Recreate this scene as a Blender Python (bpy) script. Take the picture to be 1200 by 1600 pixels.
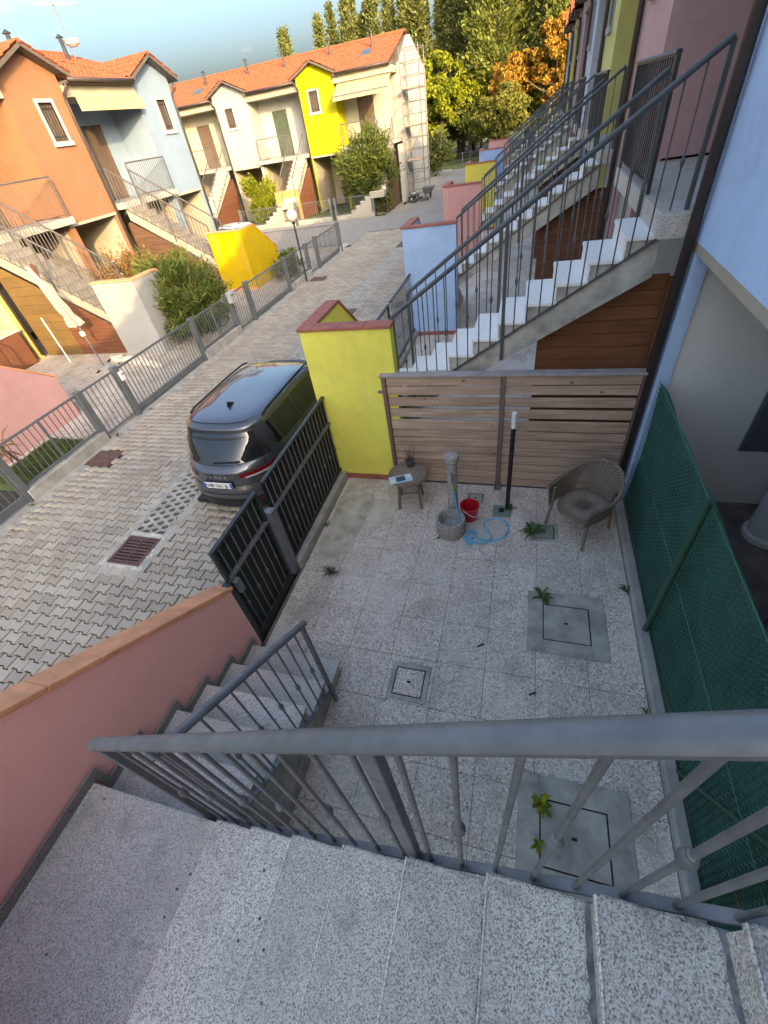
import bpy, bmesh, math, random
import numpy as np
from mathutils import Matrix, Vector
R = math.radians
random.seed(7); RNG = np.random.default_rng(7)
for o in list(bpy.data.objects): bpy.data.objects.remove(o)
SC = bpy.context.scene
COL = SC.collection
# ------------------------------------------------------------------ camera
FPX = 669.41
RM = np.array([[0.9585, 0.2518, -0.1338], [0.0765, -0.6791, -0.7301], [-0.2747, 0.6895, -0.6701]])
_u, _s, _v = np.linalg.svd(RM); RM = _u @ _v
CAMZ = 4.0
cd = bpy.data.cameras.new('camera'); cam = bpy.data.objects.new('camera', cd); COL.objects.link(cam)
cd.sensor_fit = 'VERTICAL'; cd.sensor_height = 36; cd.sensor_width = 27; cd.lens = 36 * FPX / 1600
cd.clip_start = 0.02; cd.clip_end = 2000
m3 = np.stack([RM[0], -RM[1], -RM[2]], 1)
cam.matrix_world = Matrix.Translation((0, 0, CAMZ)) @ Matrix(m3.tolist()).to_4x4()
SC.camera = cam
def proj(P):
    P = np.asarray(P, float) - np.array([0, 0, CAMZ]); c = P @ RM.T
    return 600 + FPX * c[..., 0] / c[..., 2], 800 + FPX * c[..., 1] / c[..., 2]
# ------------------------------------------------------------------ sky, sun, exposure
EL, PHI = R(16.5), R(50)
w = bpy.data.worlds.new('World'); SC.world = w; w.use_nodes = True
nt = w.node_tree; nt.nodes.clear()
sky = nt.nodes.new('ShaderNodeTexSky'); sky.sky_type = 'NISHITA'; sky.sun_disc = False
sky.sun_elevation = EL; sky.sun_rotation = math.atan2(math.cos(PHI), -math.sin(PHI))
sky.air_density = 1.0; sky.dust_density = 10.0; sky.ozone_density = 6.0
bg = nt.nodes.new('ShaderNodeBackground'); bg.inputs[1].default_value = 0.15
wo = nt.nodes.new('ShaderNodeOutputWorld')
tcw = nt.nodes.new('ShaderNodeTexCoord'); mpw = nt.nodes.new('ShaderNodeMapping'); mpw.inputs['Scale'].default_value = (1, 1, 3.5)
nzw = nt.nodes.new('ShaderNodeTexNoise'); nzw.inputs['Scale'].default_value = 5.0; nzw.inputs['Detail'].default_value = 7; nzw.inputs['Roughness'].default_value = .62
rpw = nt.nodes.new('ShaderNodeValToRGB'); rpw.color_ramp.elements[0].position = .57; rpw.color_ramp.elements[1].position = .78
mxw = nt.nodes.new('ShaderNodeMix'); mxw.data_type = 'RGBA'; mxw.inputs[7].default_value = (2.6, 2.2, 2.1, 1)
muw = nt.nodes.new('ShaderNodeMath'); muw.operation = 'MULTIPLY'; muw.inputs[1].default_value = .22
L = nt.links.new
L(tcw.outputs['Generated'], mpw.inputs['Vector']); L(mpw.outputs['Vector'], nzw.inputs['Vector']); L(nzw.outputs[0], rpw.inputs[0])
L(rpw.outputs[0], muw.inputs[0]); L(muw.outputs[0], mxw.inputs[0]); L(sky.outputs[0], mxw.inputs[6]); L(mxw.outputs[2], bg.inputs[0]); L(bg.outputs[0], wo.inputs[0])
sd = bpy.data.lights.new('sun', 'SUN'); sun = bpy.data.objects.new('sun', sd); COL.objects.link(sun)
sd.energy = 0.85; sd.angle = R(.5); sd.color = (1, .84, .60)
sv = Vector((math.cos(EL) * math.cos(PHI), -math.cos(EL) * math.sin(PHI), math.sin(EL)))
sun.rotation_euler = sv.to_track_quat('Z', 'Y').to_euler(); sun.location = sv * 60
SC.view_settings.view_transform = 'Standard'; SC.view_settings.look = 'None'; SC.view_settings.gamma = 1
SC.view_settings.exposure = 2.8
SC.view_settings.use_white_balance = True; SC.view_settings.white_balance_temperature = 9800; SC.view_settings.white_balance_tint = 12
SC.render.engine = 'CYCLES'; SC.cycles.max_bounces = 12; SC.cycles.diffuse_bounces = 8
# ------------------------------------------------------------------ helpers
_W = {}
def link(o, parent=None, W=None):
    COL.objects.link(o); W = W or Matrix.Identity(4); _W[o] = W
    o.matrix_basis = W
    if parent is not None:
        o.parent = parent; o.matrix_parent_inverse = _W[parent].inverted()
    return o
def tag(o, label, cat, group=None, kind=None):
    if label: o['label'] = label
    if cat: o['category'] = cat
    if group: o['group'] = group
    if kind: o['kind'] = kind
    return o
def thing(name, loc, label, cat, group=None):
    o = bpy.data.objects.new(name, None); o.empty_display_size = .1
    link(o, None, Matrix.Translation(loc)); return tag(o, label, cat, group)
IDF = lambda u, v, z: (u, v, z)
def frame(ox, oy, out, al): return lambda u, v, z: (ox + out[0] * u + al[0] * v, oy + out[1] * u + al[1] * v, z)
class MB:
    def __init__(s, F=IDF): s.v = []; s.f = []; s.F = F
    def add(s, vs, fs):
        n = len(s.v); s.v += [s.F(*p) for p in vs]; s.f += [tuple(i + n for i in f) for f in fs]; return s
    def box(s, x0, x1, y0, y1, z0, z1):
        vs = [(x, y, z) for x in (x0, x1) for y in (y0, y1) for z in (z0, z1)]
        return s.add(vs, [(0, 1, 3, 2), (4, 6, 7, 5), (0, 4, 5, 1), (2, 3, 7, 6), (0, 2, 6, 4), (1, 5, 7, 3)])
    def prism(s, poly, axis, a, b):
        n = len(poly)
        def pt(p, t): return (t, p[0], p[1]) if axis == 0 else (p[0], t, p[1]) if axis == 1 else (p[0], p[1], t)
        vs = [pt(p, a) for p in poly] + [pt(p, b) for p in poly]
        return s.add(vs, [tuple(range(n)), tuple(range(2 * n - 1, n - 1, -1))] + [(i, (i + 1) % n, n + (i + 1) % n, n + i) for i in range(n)])
    def tube(s, path, r, n=8, cap=True):
        path = [Vector(p) for p in path]; rs = r if isinstance(r, (list, tuple)) else [r] * len(path)
        vs = []; ref = None
        for i, p in enumerate(path):
            t = (path[min(i + 1, len(path) - 1)] - path[max(i - 1, 0)])
            t = t.normalized() if t.length > 1e-9 else Vector((0, 0, 1))
            if ref is None: a = t.cross(Vector((0, 0, 1)) if abs(t.z) < .9 else Vector((1, 0, 0))).normalized()
            else:
                a = ref - t * ref.dot(t)
                a = a.normalized() if a.length > .05 else t.cross(Vector((0, 0, 1)) if abs(t.z) < .9 else Vector((1, 0, 0))).normalized()
            ref = a; b = t.cross(a).normalized()
            for k in range(n):
                th = 2 * math.pi * k / n; vs.append(tuple(p + (a * math.cos(th) + b * math.sin(th)) * rs[i]))
        fs = []
        for i in range(len(path) - 1):
            for k in range(n): fs.append((i * n + k, i * n + (k + 1) % n, (i + 1) * n + (k + 1) % n, (i + 1) * n + k))
        if cap: fs += [tuple(range(n)), tuple(range(len(vs) - 1, len(vs) - n - 1, -1))]
        return s.add(vs, fs)
    def bar(s, p, q, w, h, sec=None):
        p = Vector(p); q = Vector(q); t = (q - p).normalized(); side = t.cross(Vector((0, 0, 1)))
        side = side.normalized() if side.length > 1e-6 else Vector((1, 0, 0)); up = side.cross(t)
        sec = sec or [(-w / 2, -h / 2), (w / 2, -h / 2), (w / 2, h / 2), (-w / 2, h / 2)]
        n = len(sec); vs = [tuple(e + side * a + up * b) for e in (p, q) for a, b in sec]
        return s.add(vs, [tuple(range(n)), tuple(range(2 * n - 1, n - 1, -1))] + [(i, (i + 1) % n, n + (i + 1) % n, n + i) for i in range(n)])
    def lathe(s, prof, c=(0, 0, 0), n=16, sx=1, sy=1):
        vs = [(c[0] + r * sx * math.cos(2 * math.pi * k / n), c[1] + r * sy * math.sin(2 * math.pi * k / n), c[2] + z) for r, z in prof for k in range(n)]
        m = len(prof); fs = [(i * n + k, i * n + (k + 1) % n, (i + 1) * n + (k + 1) % n, (i + 1) * n + k) for i in range(m - 1) for k in range(n)]
        if prof[0][0] > 1e-6: fs.append(tuple(range(n)))
        if prof[-1][0] > 1e-6: fs.append(tuple(range((m - 1) * n, m * n)))
        return s.add(vs, fs)
    def grid(s, fn, nu, nv, closed=False):
        vs = [fn(i / (nu - (0 if closed else 1)), j / (nv - 1)) for j in range(nv) for i in range(nu)]
        return s.add(vs, [(j * nu + i, j * nu + (i + 1) % nu, (j + 1) * nu + (i + 1) % nu, (j + 1) * nu + i) for j in range(nv - 1) for i in range(nu if closed else nu - 1)])
    def mesh(s, name, smooth=False, bev=0, seg=1):
        me = bpy.data.meshes.new(name); me.from_pydata(s.v, [], s.f)
        bm = bmesh.new(); bm.from_mesh(me)
        bmesh.ops.remove_doubles(bm, verts=bm.verts, dist=1e-6)
        bmesh.ops.recalc_face_normals(bm, faces=bm.faces)
        if bev: bmesh.ops.bevel(bm, geom=[e for e in bm.edges if e.is_manifold and e.calc_face_angle(0) > .5], offset=bev, segments=seg, affect='EDGES', clamp_overlap=True)
        bm.to_mesh(me); bm.free()
        if smooth:
            me.polygons.foreach_set('use_smooth', [True] * len(me.polygons))
            if smooth == 'auto': me.set_sharp_from_angle(angle=R(35))
        return me
    def build(s, name, mat, parent=None, smooth=False, bev=0, seg=1, kind=None):
        me = s.mesh(name, smooth, bev, seg); me.materials.append(mat)
        o = link(bpy.data.objects.new(name, me), parent)
        if kind: o['kind'] = kind
        return o
def inst(name, me, parent, loc, rotz=0, rot=None):
    W = Matrix.Translation(loc) @ (rot if rot is not None else Matrix.Rotation(rotz, 4, 'Z'))
    return link(bpy.data.objects.new(name, me), parent, W)
def npmesh(name, V, Fq, mat, parent=None, smooth=False, kind=None):
    """V (n,3) array; Fq (m,k) int array"""
    me = bpy.data.meshes.new(name); k = Fq.shape[1]; m = len(Fq)
    me.vertices.add(len(V)); me.vertices.foreach_set('co', V.astype(np.float32).ravel())
    me.loops.add(m * k); me.loops.foreach_set('vertex_index', Fq.astype(np.int32).ravel())
    me.polygons.add(m); me.polygons.foreach_set('loop_start', np.arange(0, m * k, k, dtype=np.int32))
    if smooth: me.polygons.foreach_set('use_smooth', np.ones(m, bool))
    me.update(calc_edges=True); me.validate(); me.materials.append(mat)
    o = link(bpy.data.objects.new(name, me), parent)
    if kind: o['kind'] = kind
    return o
def copy_tree(o, parent, W):
    """copy a thing with its parts, moved by world matrix W"""
    c = o.copy(); link(c, parent, W @ _W[o])
    for ch in list(o.children): copy_tree(ch, c, W)
    return c
# ------------------------------------------------------------------ materials
class NT:
    def __init__(s, name):
        s.m = bpy.data.materials.new(name); s.m.use_nodes = True; s.t = s.m.node_tree; s.b = s.t.nodes['Principled BSDF']
        g = s.n('ShaderNodeNewGeometry'); s.pos = g.outputs['Position']; s.geo = g
    def n(s, t, **k):
        x = s.t.nodes.new(t)
        for a, b in k.items(): setattr(x, a, b)
        return x
    def l(s, a, b): s.t.links.new(a, b)
    def scale(s, sc, src=None):
        mp = s.n('ShaderNodeMapping'); mp.inputs['Scale'].default_value = sc; s.l(src or s.pos, mp.inputs['Vector']); return mp.outputs[0]
    def noise(s, scale, detail=4, rough=.5, vec=None):
        x = s.n('ShaderNodeTexNoise'); x.inputs['Scale'].default_value = scale; x.inputs['Detail'].default_value = detail; x.inputs['Roughness'].default_value = rough
        s.l(vec or s.pos, x.inputs['Vector']); return x.outputs[0]
    def vor(s, scale, feature='F1', out='Distance', vec=None, rnd=1):
        x = s.n('ShaderNodeTexVoronoi', feature=feature); x.inputs['Scale'].default_value = scale; x.inputs['Randomness'].default_value = rnd
        s.l(vec or s.pos, x.inputs['Vector']); return x.outputs[out]
    def ramp(s, f, stops, interp='LINEAR'):
        x = s.n('ShaderNodeValToRGB'); cr = x.color_ramp; cr.interpolation = interp
        while len(cr.elements) < len(stops): cr.elements.new(.5)
        for e, (p, c) in zip(cr.elements, stops):
            e.position = p; e.color = (c, c, c, 1) if isinstance(c, (int, float)) else (*c, 1)
        s.l(f, x.inputs[0]); return x.outputs[0]
    def mix(s, f, a, b, mode='MIX'):
        x = s.n('ShaderNodeMix', data_type='RGBA', blend_type=mode)
        for sock, val in ((0, f), (6, a), (7, b)):
            if isinstance(val, (int, float)): x.inputs[sock].default_value = val if sock == 0 else (val, val, val, 1)
            elif isinstance(val, tuple): x.inputs[sock].default_value = (*val, 1)
            else: s.l(val, x.inputs[sock])
        return x.outputs[2]
    def math(s, op, a, b=0.0):
        x = s.n('ShaderNodeMath', operation=op)
        for i, v in enumerate((a, b)):
            if isinstance(v, (int, float)): x.inputs[i].default_value = v
            else: s.l(v, x.inputs[i])
        return x.outputs[0]
    def bump(s, h, strength=.3, dist=.01):
        x = s.n('ShaderNodeBump'); x.inputs['Strength'].default_value = strength; x.inputs['Distance'].default_value = dist
        s.l(h, x.inputs['Height']); s.l(x.outputs[0], s.b.inputs['Normal'])
    def done(s, color, rough=.7, metal=0, spec=None):
        for sock, val in (('Base Color', color), ('Roughness', rough), ('Metallic', metal)):
            if isinstance(val, tuple): s.b.inputs[sock].default_value = (*val, 1)
            elif isinstance(val, (int, float)): s.b.inputs[sock].default_value = val
            else: s.l(val, s.b.inputs[sock])
        if spec is not None: s.b.inputs['Specular IOR Level'].default_value = spec
        return s.m
def sc3(c, k): return tuple(min(1, x * k) for x in c)
_st = {}
def stucco(c, wear=.10):
    key = (c, wear)
    if key in _st: return _st[key]
    t = NT('stucco'); n1 = t.noise(1.3, 6, .6); n2 = t.noise(9, 5, .6)
    k = min(1.0, wear / .1); st = t.noise(1, 5, .6, t.scale((3.5, 3.5, .35)))
    col = t.mix(t.ramp(n1, [(.35, 0), (.7, 1)]), c, sc3(c, 1 - wear * 1.6)); col = t.mix(t.ramp(n2, [(.45, 0), (.75, .5)]), col, sc3(c, 1 + wear * .8))
    col = t.mix(t.ramp(st, [(.55, 0), (.85, .45 * k)]), col, sc3(tuple(.55 * x + .12 for x in c), .95))
    col = t.mix(t.ramp(t.noise(24, 6, .75), [(.56, 0), (.70, .30 * k)]), col, sc3(tuple(.6 * x + .07 for x in c), .85)); sp = t.ramp(t.noise(2.3, 7, .7, t.scale((1, 1, .8))), [(.58, 0), (.72, .5 * k)]); col = t.mix(sp, col, sc3(tuple(.65 * x + .08 for x in c), .9))
    t.bump(t.noise(110, 4, .75), .45, .006); _st[key] = t.done(col, .9, spec=.2); return _st[key]
def plain(name, c, rough=.6, metal=0, var=.12, sc=6, bumps=0, bd=.002, spec=None):
    t = NT(name); n = t.noise(sc, 5, .6)
    col = t.mix(t.ramp(n, [(.3, 0), (.7, 1)]), sc3(c, 1 - var), sc3(c, 1 + var))
    if bumps: t.bump(t.noise(bumps, 3), .4, bd)
    return t.done(col, rough, metal, spec)
def m_granite(base=1.0):
    t = NT('granite'); a = t.noise(190, 2, .55); b = t.vor(250, out='Color'); c = t.noise(2.2, 5, .6)
    bw = t.n('ShaderNodeRGBToBW'); t.l(b, bw.inputs[0])
    s = t.math('ADD', t.math('MULTIPLY', a, .7), t.math('MULTIPLY', bw.outputs[0], .42))
    col = t.ramp(s, [(.35, (.10, .095, .09)), (.44, (.29, .275, .26)), (.53, (.50, .485, .465)), (.65, (.76, .745, .725))])
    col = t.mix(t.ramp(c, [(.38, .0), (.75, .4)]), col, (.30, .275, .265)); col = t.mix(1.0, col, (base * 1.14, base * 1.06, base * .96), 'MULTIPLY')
    oi = t.n('ShaderNodeObjectInfo'); col = t.mix(t.ramp(oi.outputs['Random'], [(0, .0), (1, .40)]), col, (.27, .25, .235)); col = t.mix(t.ramp(t.noise(5.5, 6, .7), [(.52, 0), (.74, .55)]), col, (.21, .19, .17))
    sp = t.ramp(t.vor(9, out='Distance'), [(.045, 1), (.075, 0)]); col = t.mix(sp, col, (.045, .04, .045))
    t.bump(s, .15, .002); return t.done(col, .62, spec=.3)
def m_aggregate(name, k=1.0, warm=0.0, sc=62):
    t = NT(name); vc = t.vor(sc, out='Color'); bw = t.n('ShaderNodeRGBToBW'); t.l(vc, bw.inputs[0])
    dist = t.vor(sc, 'DISTANCE_TO_EDGE'); d1 = t.vor(sc)
    col = t.ramp(bw.outputs[0], [(.08, (.19, .16, .14)), (.26, (.40, .35, .315)), (.44, (.56, .51, .47)), (.60, (.68, .64, .60)), (.80, (.82, .79, .755))])
    col = t.mix(t.ramp(dist, [(.02, 1), (.14, 0)]), col, (.50, .475, .45))
    st = t.noise(.9, 6, .62); col = t.mix(t.ramp(st, [(.50, 0), (.66, .62)]), col, (.68, .68, .67))
    st2 = t.noise(1.7, 6, .65, t.scale((1.2, .8, 1))); col = t.mix(t.ramp(st2, [(.50, 0), (.70, .6)]), col, (.22, .195, .165)); oi = t.n('ShaderNodeObjectInfo'); col = t.mix(t.ramp(oi.outputs['Random'], [(0, 0), (1, .20)]), col, (.30, .27, .235))
    col = t.mix(1.0, col, (k * (1 + warm), k, k * (1 - warm)), 'MULTIPLY')
    t.bump(t.ramp(dist, [(0, 0), (.25, 1)]), .5, .006); return t.done(col, .85, spec=.25)
def m_wood(name, c1, c2, axis=0, sc=1.0, knots=True, rough=.7):
    t = NT(name); s = [26, 26, 26]; s[axis] = 1.6
    oi = t.n('ShaderNodeObjectInfo'); add = t.n('ShaderNodeVectorMath', operation='ADD'); cmb = t.n('ShaderNodeCombineXYZ')
    r = t.math('MULTIPLY', oi.outputs['Random'], 37.0)
    for i in range(3): t.l(r, cmb.inputs[i])
    t.l(t.pos, add.inputs[0]); t.l(cmb.outputs[0], add.inputs[1]); P = add.outputs[0]
    g = t.noise(1 * sc, 6, .6, t.scale(tuple(s), P)); col = t.ramp(g, [(.3, c1), (.7, c2)])
    col = t.mix(t.ramp(t.noise(2.5, 4, .5, P), [(.4, 0), (.7, .35)]), col, sc3(c1, .75))
    col = t.mix(t.ramp(oi.outputs['Random'], [(0, .0), (1, .28)]), col, sc3(c2, 1.15))
    if knots:
        k = t.vor(4.2, vec=t.scale((.8, 1, 1.6), P)); col = t.mix(t.ramp(k, [(.04, 1), (.10, 0)]), col, sc3(c1, .32))
    t.bump(g, .35, .003); return t.done(col, rough, spec=.25)
M = {}
M['granite'] = m_granite(1.0); M['granite_dark'] = m_granite(.38)
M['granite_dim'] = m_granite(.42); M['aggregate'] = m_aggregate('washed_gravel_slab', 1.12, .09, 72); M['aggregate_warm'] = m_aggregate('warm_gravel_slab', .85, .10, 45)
def m_metal():
    t = NT('grey_metal_paint'); col = t.mix(t.ramp(t.noise(7, 6, .65), [(.3, 0), (.7, 1)]), (.12, .125, .13), (.20, .205, .21))
    col = t.mix(t.ramp(t.noise(38, 6, .8), [(.64, 0), (.72, .8)]), col, (.34, .34, .33)); col = t.mix(t.ramp(t.noise(16, 6, .8, t.scale((1, 1, 1.7))), [(.66, 0), (.74, .7)]), col, (.12, .07, .05))
    t.bump(t.noise(60, 4), .5, .0015); return t.done(col, t.ramp(t.noise(20, 4), [(.3, .35), (.7, .6)]), .2)
M['metal'] = m_metal()
M['nosing'] = m_granite(1.35); M['granite_pale'] = plain('pale_worn_granite', (.80, .78, .74), .7, 0, .14, 60, 150, .001); M['nose_shade'] = plain('stair_nose_shade', (.20, .185, .17), .95, 0, .5, 30)
M['rail_grey'] = plain('slate_rail_paint', (.075, .083, .086), .5, .15, .2, 7)
M['metal_dark'] = plain('dark_metal_paint', (.035, .042, .042), .45, .2, .2, 7)
M['metal_mid'] = plain('street_fence_paint', (.13, .145, .15), .5, .2, .15, 4)
M['rail_brown'] = plain('taupe_metal_paint', (.12, .105, .10), .5, .15, .15, 5)
M['concrete'] = plain('concrete', (.36, .34, .30), .9, 0, .25, 3.5, 90, .003)
M['concrete_stained'] = plain('stained_concrete', (.42, .40, .35), .9, 0, .38, 4.0, 60, .004)
M['plaster'] = stucco((.36, .335, .28)); M['cream'] = stucco((.42, .37, .28)); M['white'] = stucco((.40, .395, .375))
M['porch_grey'] = stucco((.86, .82, .76), .04)
M['terracotta'] = plain('terracotta_tile', (.80, .32, .16), .75, 0, .22, 5, 70, .002)
M['terracotta_red'] = plain('dark_terracotta_tile', (.36, .105, .075), .75, 0, .2, 6, 70, .002)
M['roof'] = plain('roof_tile', (.32, .082, .034), .8, 0, .35, 7, 30, .006)
M['brown_metal'] = plain('brown_gutter', (.07, .05, .045), .5, .3, .2, 5)
M['fascia'] = plain('fascia', (.11, .085, .07), .7, 0, .2, 5)
M['wood_grey'] = m_wood('weathered_wood', (.31, .185, .13), (.60, .43, .32))
M['wood_post'] = m_wood('fence_post_wood', (.13, .085, .07), (.22, .15, .125), 2)
M['wood_orange'] = m_wood('varnished_wood', (.17, .065, .03), (.29, .115, .05), 0, knots=False, rough=.5)
M['wood_red'] = m_wood('red_siding', (.12, .045, .026), (.20, .08, .045), 0, knots=False)
M['wood_olive'] = m_wood('olive_door', (.13, .075, .03), (.20, .12, .045), 0, knots=False)
M['wood_dark'] = m_wood('dark_siding', (.09, .045, .03), (.16, .085, .05), 0, knots=False)
M['shutter'] = m_wood('shutter', (.09, .06, .045), (.15, .10, .075), 2, knots=False)
M['shutter_green'] = plain('green_door_shutter', (.055, .075, .05), .6, 0, .25, 6)
M['glass'] = plain('window_glass', (.03, .035, .04), .08, 0, .1, 3)
M['black'] = plain('black_plastic', (.012, .012, .013), .5, 0, .2, 5)
M['white_pl'] = plain('white_plastic', (.75, .75, .73), .45, 0, .06, 8)
M['red_pl'] = plain('red_plastic', (.55, .015, .03), .35, 0, .12, 8)
M['blue_hose'] = plain('cyan_hose', (.05, .44, .64), .4, 0, .12, 20)
M['green_metal'] = plain('green_fence_post', (.02, .085, .05), .45, 0, .2, 6)
M['net'] = plain('green_wire', (.055, .22, .165), .5, .0, .2, 8)
M['cloth'] = plain('green_shade_cloth', (.010, .085, .060), .9, 0, .45, 2.2, 200, .002)
M['gate_sheet'] = plain('dark_green_gate_sheet', (.012, .028, .018), .75, 0, .4, 3, 40, .003)
M['iron'] = plain('rusty_iron', (.16, .085, .07), .75, .3, .3, 8, 60, .002)
M['cover_cem'] = plain('cement_cover', (.38, .35, .30), .9, 0, .38, 4.2, 70, .003)
M['dark'] = plain('dark_gap', (.02, .018, .016), .95)
M['stone'] = plain('pale_stone', (.55, .50, .42), .9, 0, .25, 6, 20, .01)
M['canvas'] = plain('parasol_canvas', (.36, .28, .24), .9, 0, .12, 5)
M['awning'] = plain('awning_canvas', (.42, .32, .19), .9, 0, .15, 3)
M['soil'] = plain('soil', (.11, .08, .055), .95, 0, .4, 6, 30, .01)
M['porch_floor'] = plain('dirty_porch_floor', (.20, .175, .155), .9, 0, .45, 2.5, 30, .005)
M['sand'] = plain('cement_patch', (.50, .455, .375), .95, 0, .35, 5, 80, .004)
def m_wicker():
    t = NT('wicker'); a = t.n('ShaderNodeTexWave', wave_type='BANDS', bands_direction='Z'); a.inputs['Scale'].default_value = 26; a.inputs['Distortion'].default_value = 2.5; a.inputs['Detail Scale'].default_value = 5
    t.l(t.pos, a.inputs['Vector']); b = t.n('ShaderNodeTexWave', wave_type='BANDS', bands_direction='DIAGONAL'); b.inputs['Scale'].default_value = 18; b.inputs['Distortion'].default_value = 1.5; t.l(t.pos, b.inputs['Vector'])
    h = t.math('MULTIPLY', a.outputs['Fac'], b.outputs['Fac']); col = t.ramp(h, [(.05, (.11, .08, .058)), (.4, (.35, .265, .20)), (.85, (.54, .43, .335))])
    col = t.mix(t.ramp(t.noise(5, 4), [(.4, 0), (.7, .5)]), col, (.24, .19, .15)); t.bump(h, .9, .006); return t.done(col, .75, spec=.25)
M['wicker'] = m_wicker()
def m_paver():
    t = NT('concrete_paver'); r = t.geo.outputs['Random Per Island']; oi = t.n('ShaderNodeObjectInfo')
    rr = t.math('FRACT', t.math('ADD', r, t.math('MULTIPLY', oi.outputs['Random'], 3.7)))
    col = t.ramp(rr, [(0, (.34, .285, .225)), (.5, (.41, .35, .28)), (1, (.47, .405, .325))])
    col = t.mix(t.ramp(t.noise(.7, 5, .6), [(.42, 0), (.72, .5)]), col, (.25, .21, .18))
    col = t.mix(t.ramp(t.noise(55, 4, .7), [(.55, 0), (.75, .5)]), col, (.19, .17, .15)); t.bump(t.noise(160, 3), .4, .003); return t.done(col, .9, spec=.2)
M['paver'] = m_paver()
M['joint'] = plain('joint_sand', (.05, .04, .03), .95, 0, .35, 6)
def m_asphaltish():
    t = NT('far_paving'); b = t.n('ShaderNodeTexBrick'); b.inputs['Scale'].default_value = 1; b.inputs['Brick Width'].default_value = .215; b.inputs['Row Height'].default_value = .14; b.inputs['Mortar Size'].default_value = .008
    b.inputs['Color1'].default_value = (.36, .33, .30, 1); b.inputs['Color2'].default_value = (.28, .255, .235, 1); b.inputs['Mortar'].default_value = (.09, .075, .06, 1); t.l(t.pos, b.inputs['Vector'])
    col = t.mix(t.ramp(t.noise(.6, 5), [(.4, 0), (.7, .5)]), b.outputs[0], (.25, .21, .18)); return t.done(col, .9)
M['far_paving'] = m_asphaltish()
def m_leaf(name, stops, trans=.25):
    t = NT(name); col = t.ramp(t.geo.outputs['Random Per Island'], stops)
    t.b.inputs['Roughness'].default_value = .6; t.l(col, t.b.inputs['Base Color']); t.b.inputs['Specular IOR Level'].default_value = .25
    tr = t.n('ShaderNodeBsdfTranslucent'); t.l(col, tr.inputs[0]); mx = t.n('ShaderNodeMixShader'); mx.inputs[0].default_value = trans
    out = t.t.nodes['Material Output']; t.l(t.b.outputs[0], mx.inputs[1]); t.l(tr.outputs[0], mx.inputs[2]); t.l(mx.outputs[0], out.inputs[0]); return t.m
M['lf_oleander'] = m_leaf('oleander_leaf', [(0, (.05, .085, .02)), (.5, (.10, .14, .03)), (.85, (.17, .19, .045)), (1, (.26, .22, .07))])
M['lf_dark'] = m_leaf('dark_conifer_leaf', [(0, (.08, .10, .03)), (.6, (.16, .18, .055)), (1, (.28, .27, .085))])
M['lf_cedar'] = m_leaf('olive_conifer_leaf', [(0, (.09, .115, .03)), (.6, (.18, .205, .045)), (1, (.29, .29, .07))])
M['lf_green'] = m_leaf('bright_leaf', [(0, (.09, .13, .015)), (.5, (.20, .23, .02)), (1, (.33, .32, .03))])
M['lf_orange'] = m_leaf('orange_leaf', [(0, (.20, .10, .02)), (.5, (.36, .18, .03)), (1, (.46, .28, .04))])
M['lf_brown'] = m_leaf('olive_brown_leaf', [(0, (.08, .095, .02)), (.5, (.16, .165, .035)), (1, (.28, .23, .04))])
M['lf_weed'] = m_leaf('weed_leaf', [(0, (.03, .07, .02)), (.6, (.06, .12, .03)), (1, (.13, .17, .05))])
M['lf_autumn'] = m_leaf('autumn_shrub_leaf', [(0, (.12, .10, .03)), (.4, (.24, .15, .05)), (1, (.42, .20, .09))])
M['grass'] = m_leaf('grass_blade', [(0, (.05, .09, .02)), (1, (.14, .16, .04))])
M['lawn'] = plain('lawn', (.085, .115, .03), .95, 0, .45, 2, 40, .01)
M['bark'] = plain('bark', (.10, .07, .05), .95, 0, .35, 8, 25, .02)
# ================================================================== SETTING
def struct(o): o['kind'] = 'structure'; return o
struct(MB().add([(-600, -600, -.12), (600, -600, -.12), (600, 600, -.12), (-600, 600, -.12)], [(0, 1, 2, 3)]).build('ground', M['lawn']))
struct(MB().box(-7.96, -2.50, -14, 47, -.11, -.035).build('street', M['joint']))
XP, YP, GAP, DEP = .215, .14, .016, .05
def paver_poly(x0, y0):
    a = .013; h = XP / 2; q = XP / 4; e = .012
    def top(x): return None
    # I-shaped outline: corners reach out, the middle is drawn in
    xs = [(0, a), (q - e, a), (q + e, -a), (3 * q - e, -a), (3 * q + e, a), (XP, a)]
    up = [(x0 + min(max(x, GAP / 2), XP - GAP / 2), y0 + YP + d - GAP / 2) for x, d in xs]
    dn = [(x0 + min(max(x, GAP / 2), XP - GAP / 2), y0 - d + GAP / 2) for x, d in xs]
    return dn + up[::-1]
DRAIN = (-5.40, -4.68, 2.55, 3.30); STRIP = (-5.32, -4.80, 3.30, 30)
PX0, PX1, PY0, PY1 = -7.70, -2.66, -.6, 24.0
MANH = [(-7.72, -7.16, 4.74, 5.22), (-7.65, -7.10, 15.95, 16.5), (-5.42, -4.70, 12.2, 12.7), (-3.55, -2.95, 12.6, 13.1)]
PAV = thing('street_paving', (-5.2, 5, 0), None, None); PAV['kind'] = 'structure'
cand = []
for j in range(int((PY1 - PY0) / YP)):
    y = PY0 + j * YP; off = (j % 2) * XP / 2
    for i in range(int((PX1 - PX0) / XP)):
        x = PX0 + i * XP + off; cx, cy = x + XP / 2, y + YP / 2
        if DRAIN[0] - .02 < cx < DRAIN[1] + .02 and DRAIN[2] < cy < DRAIN[3]: continue
        if STRIP[0] - .07 < cx < STRIP[1] + .07 and STRIP[2] < cy: continue
        if any(a - .05 < cx < b + .05 and c - .04 < cy < d + .04 for a, b, c, d in MANH): continue
        cand.append((x, y))
pmeshes = []
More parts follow.
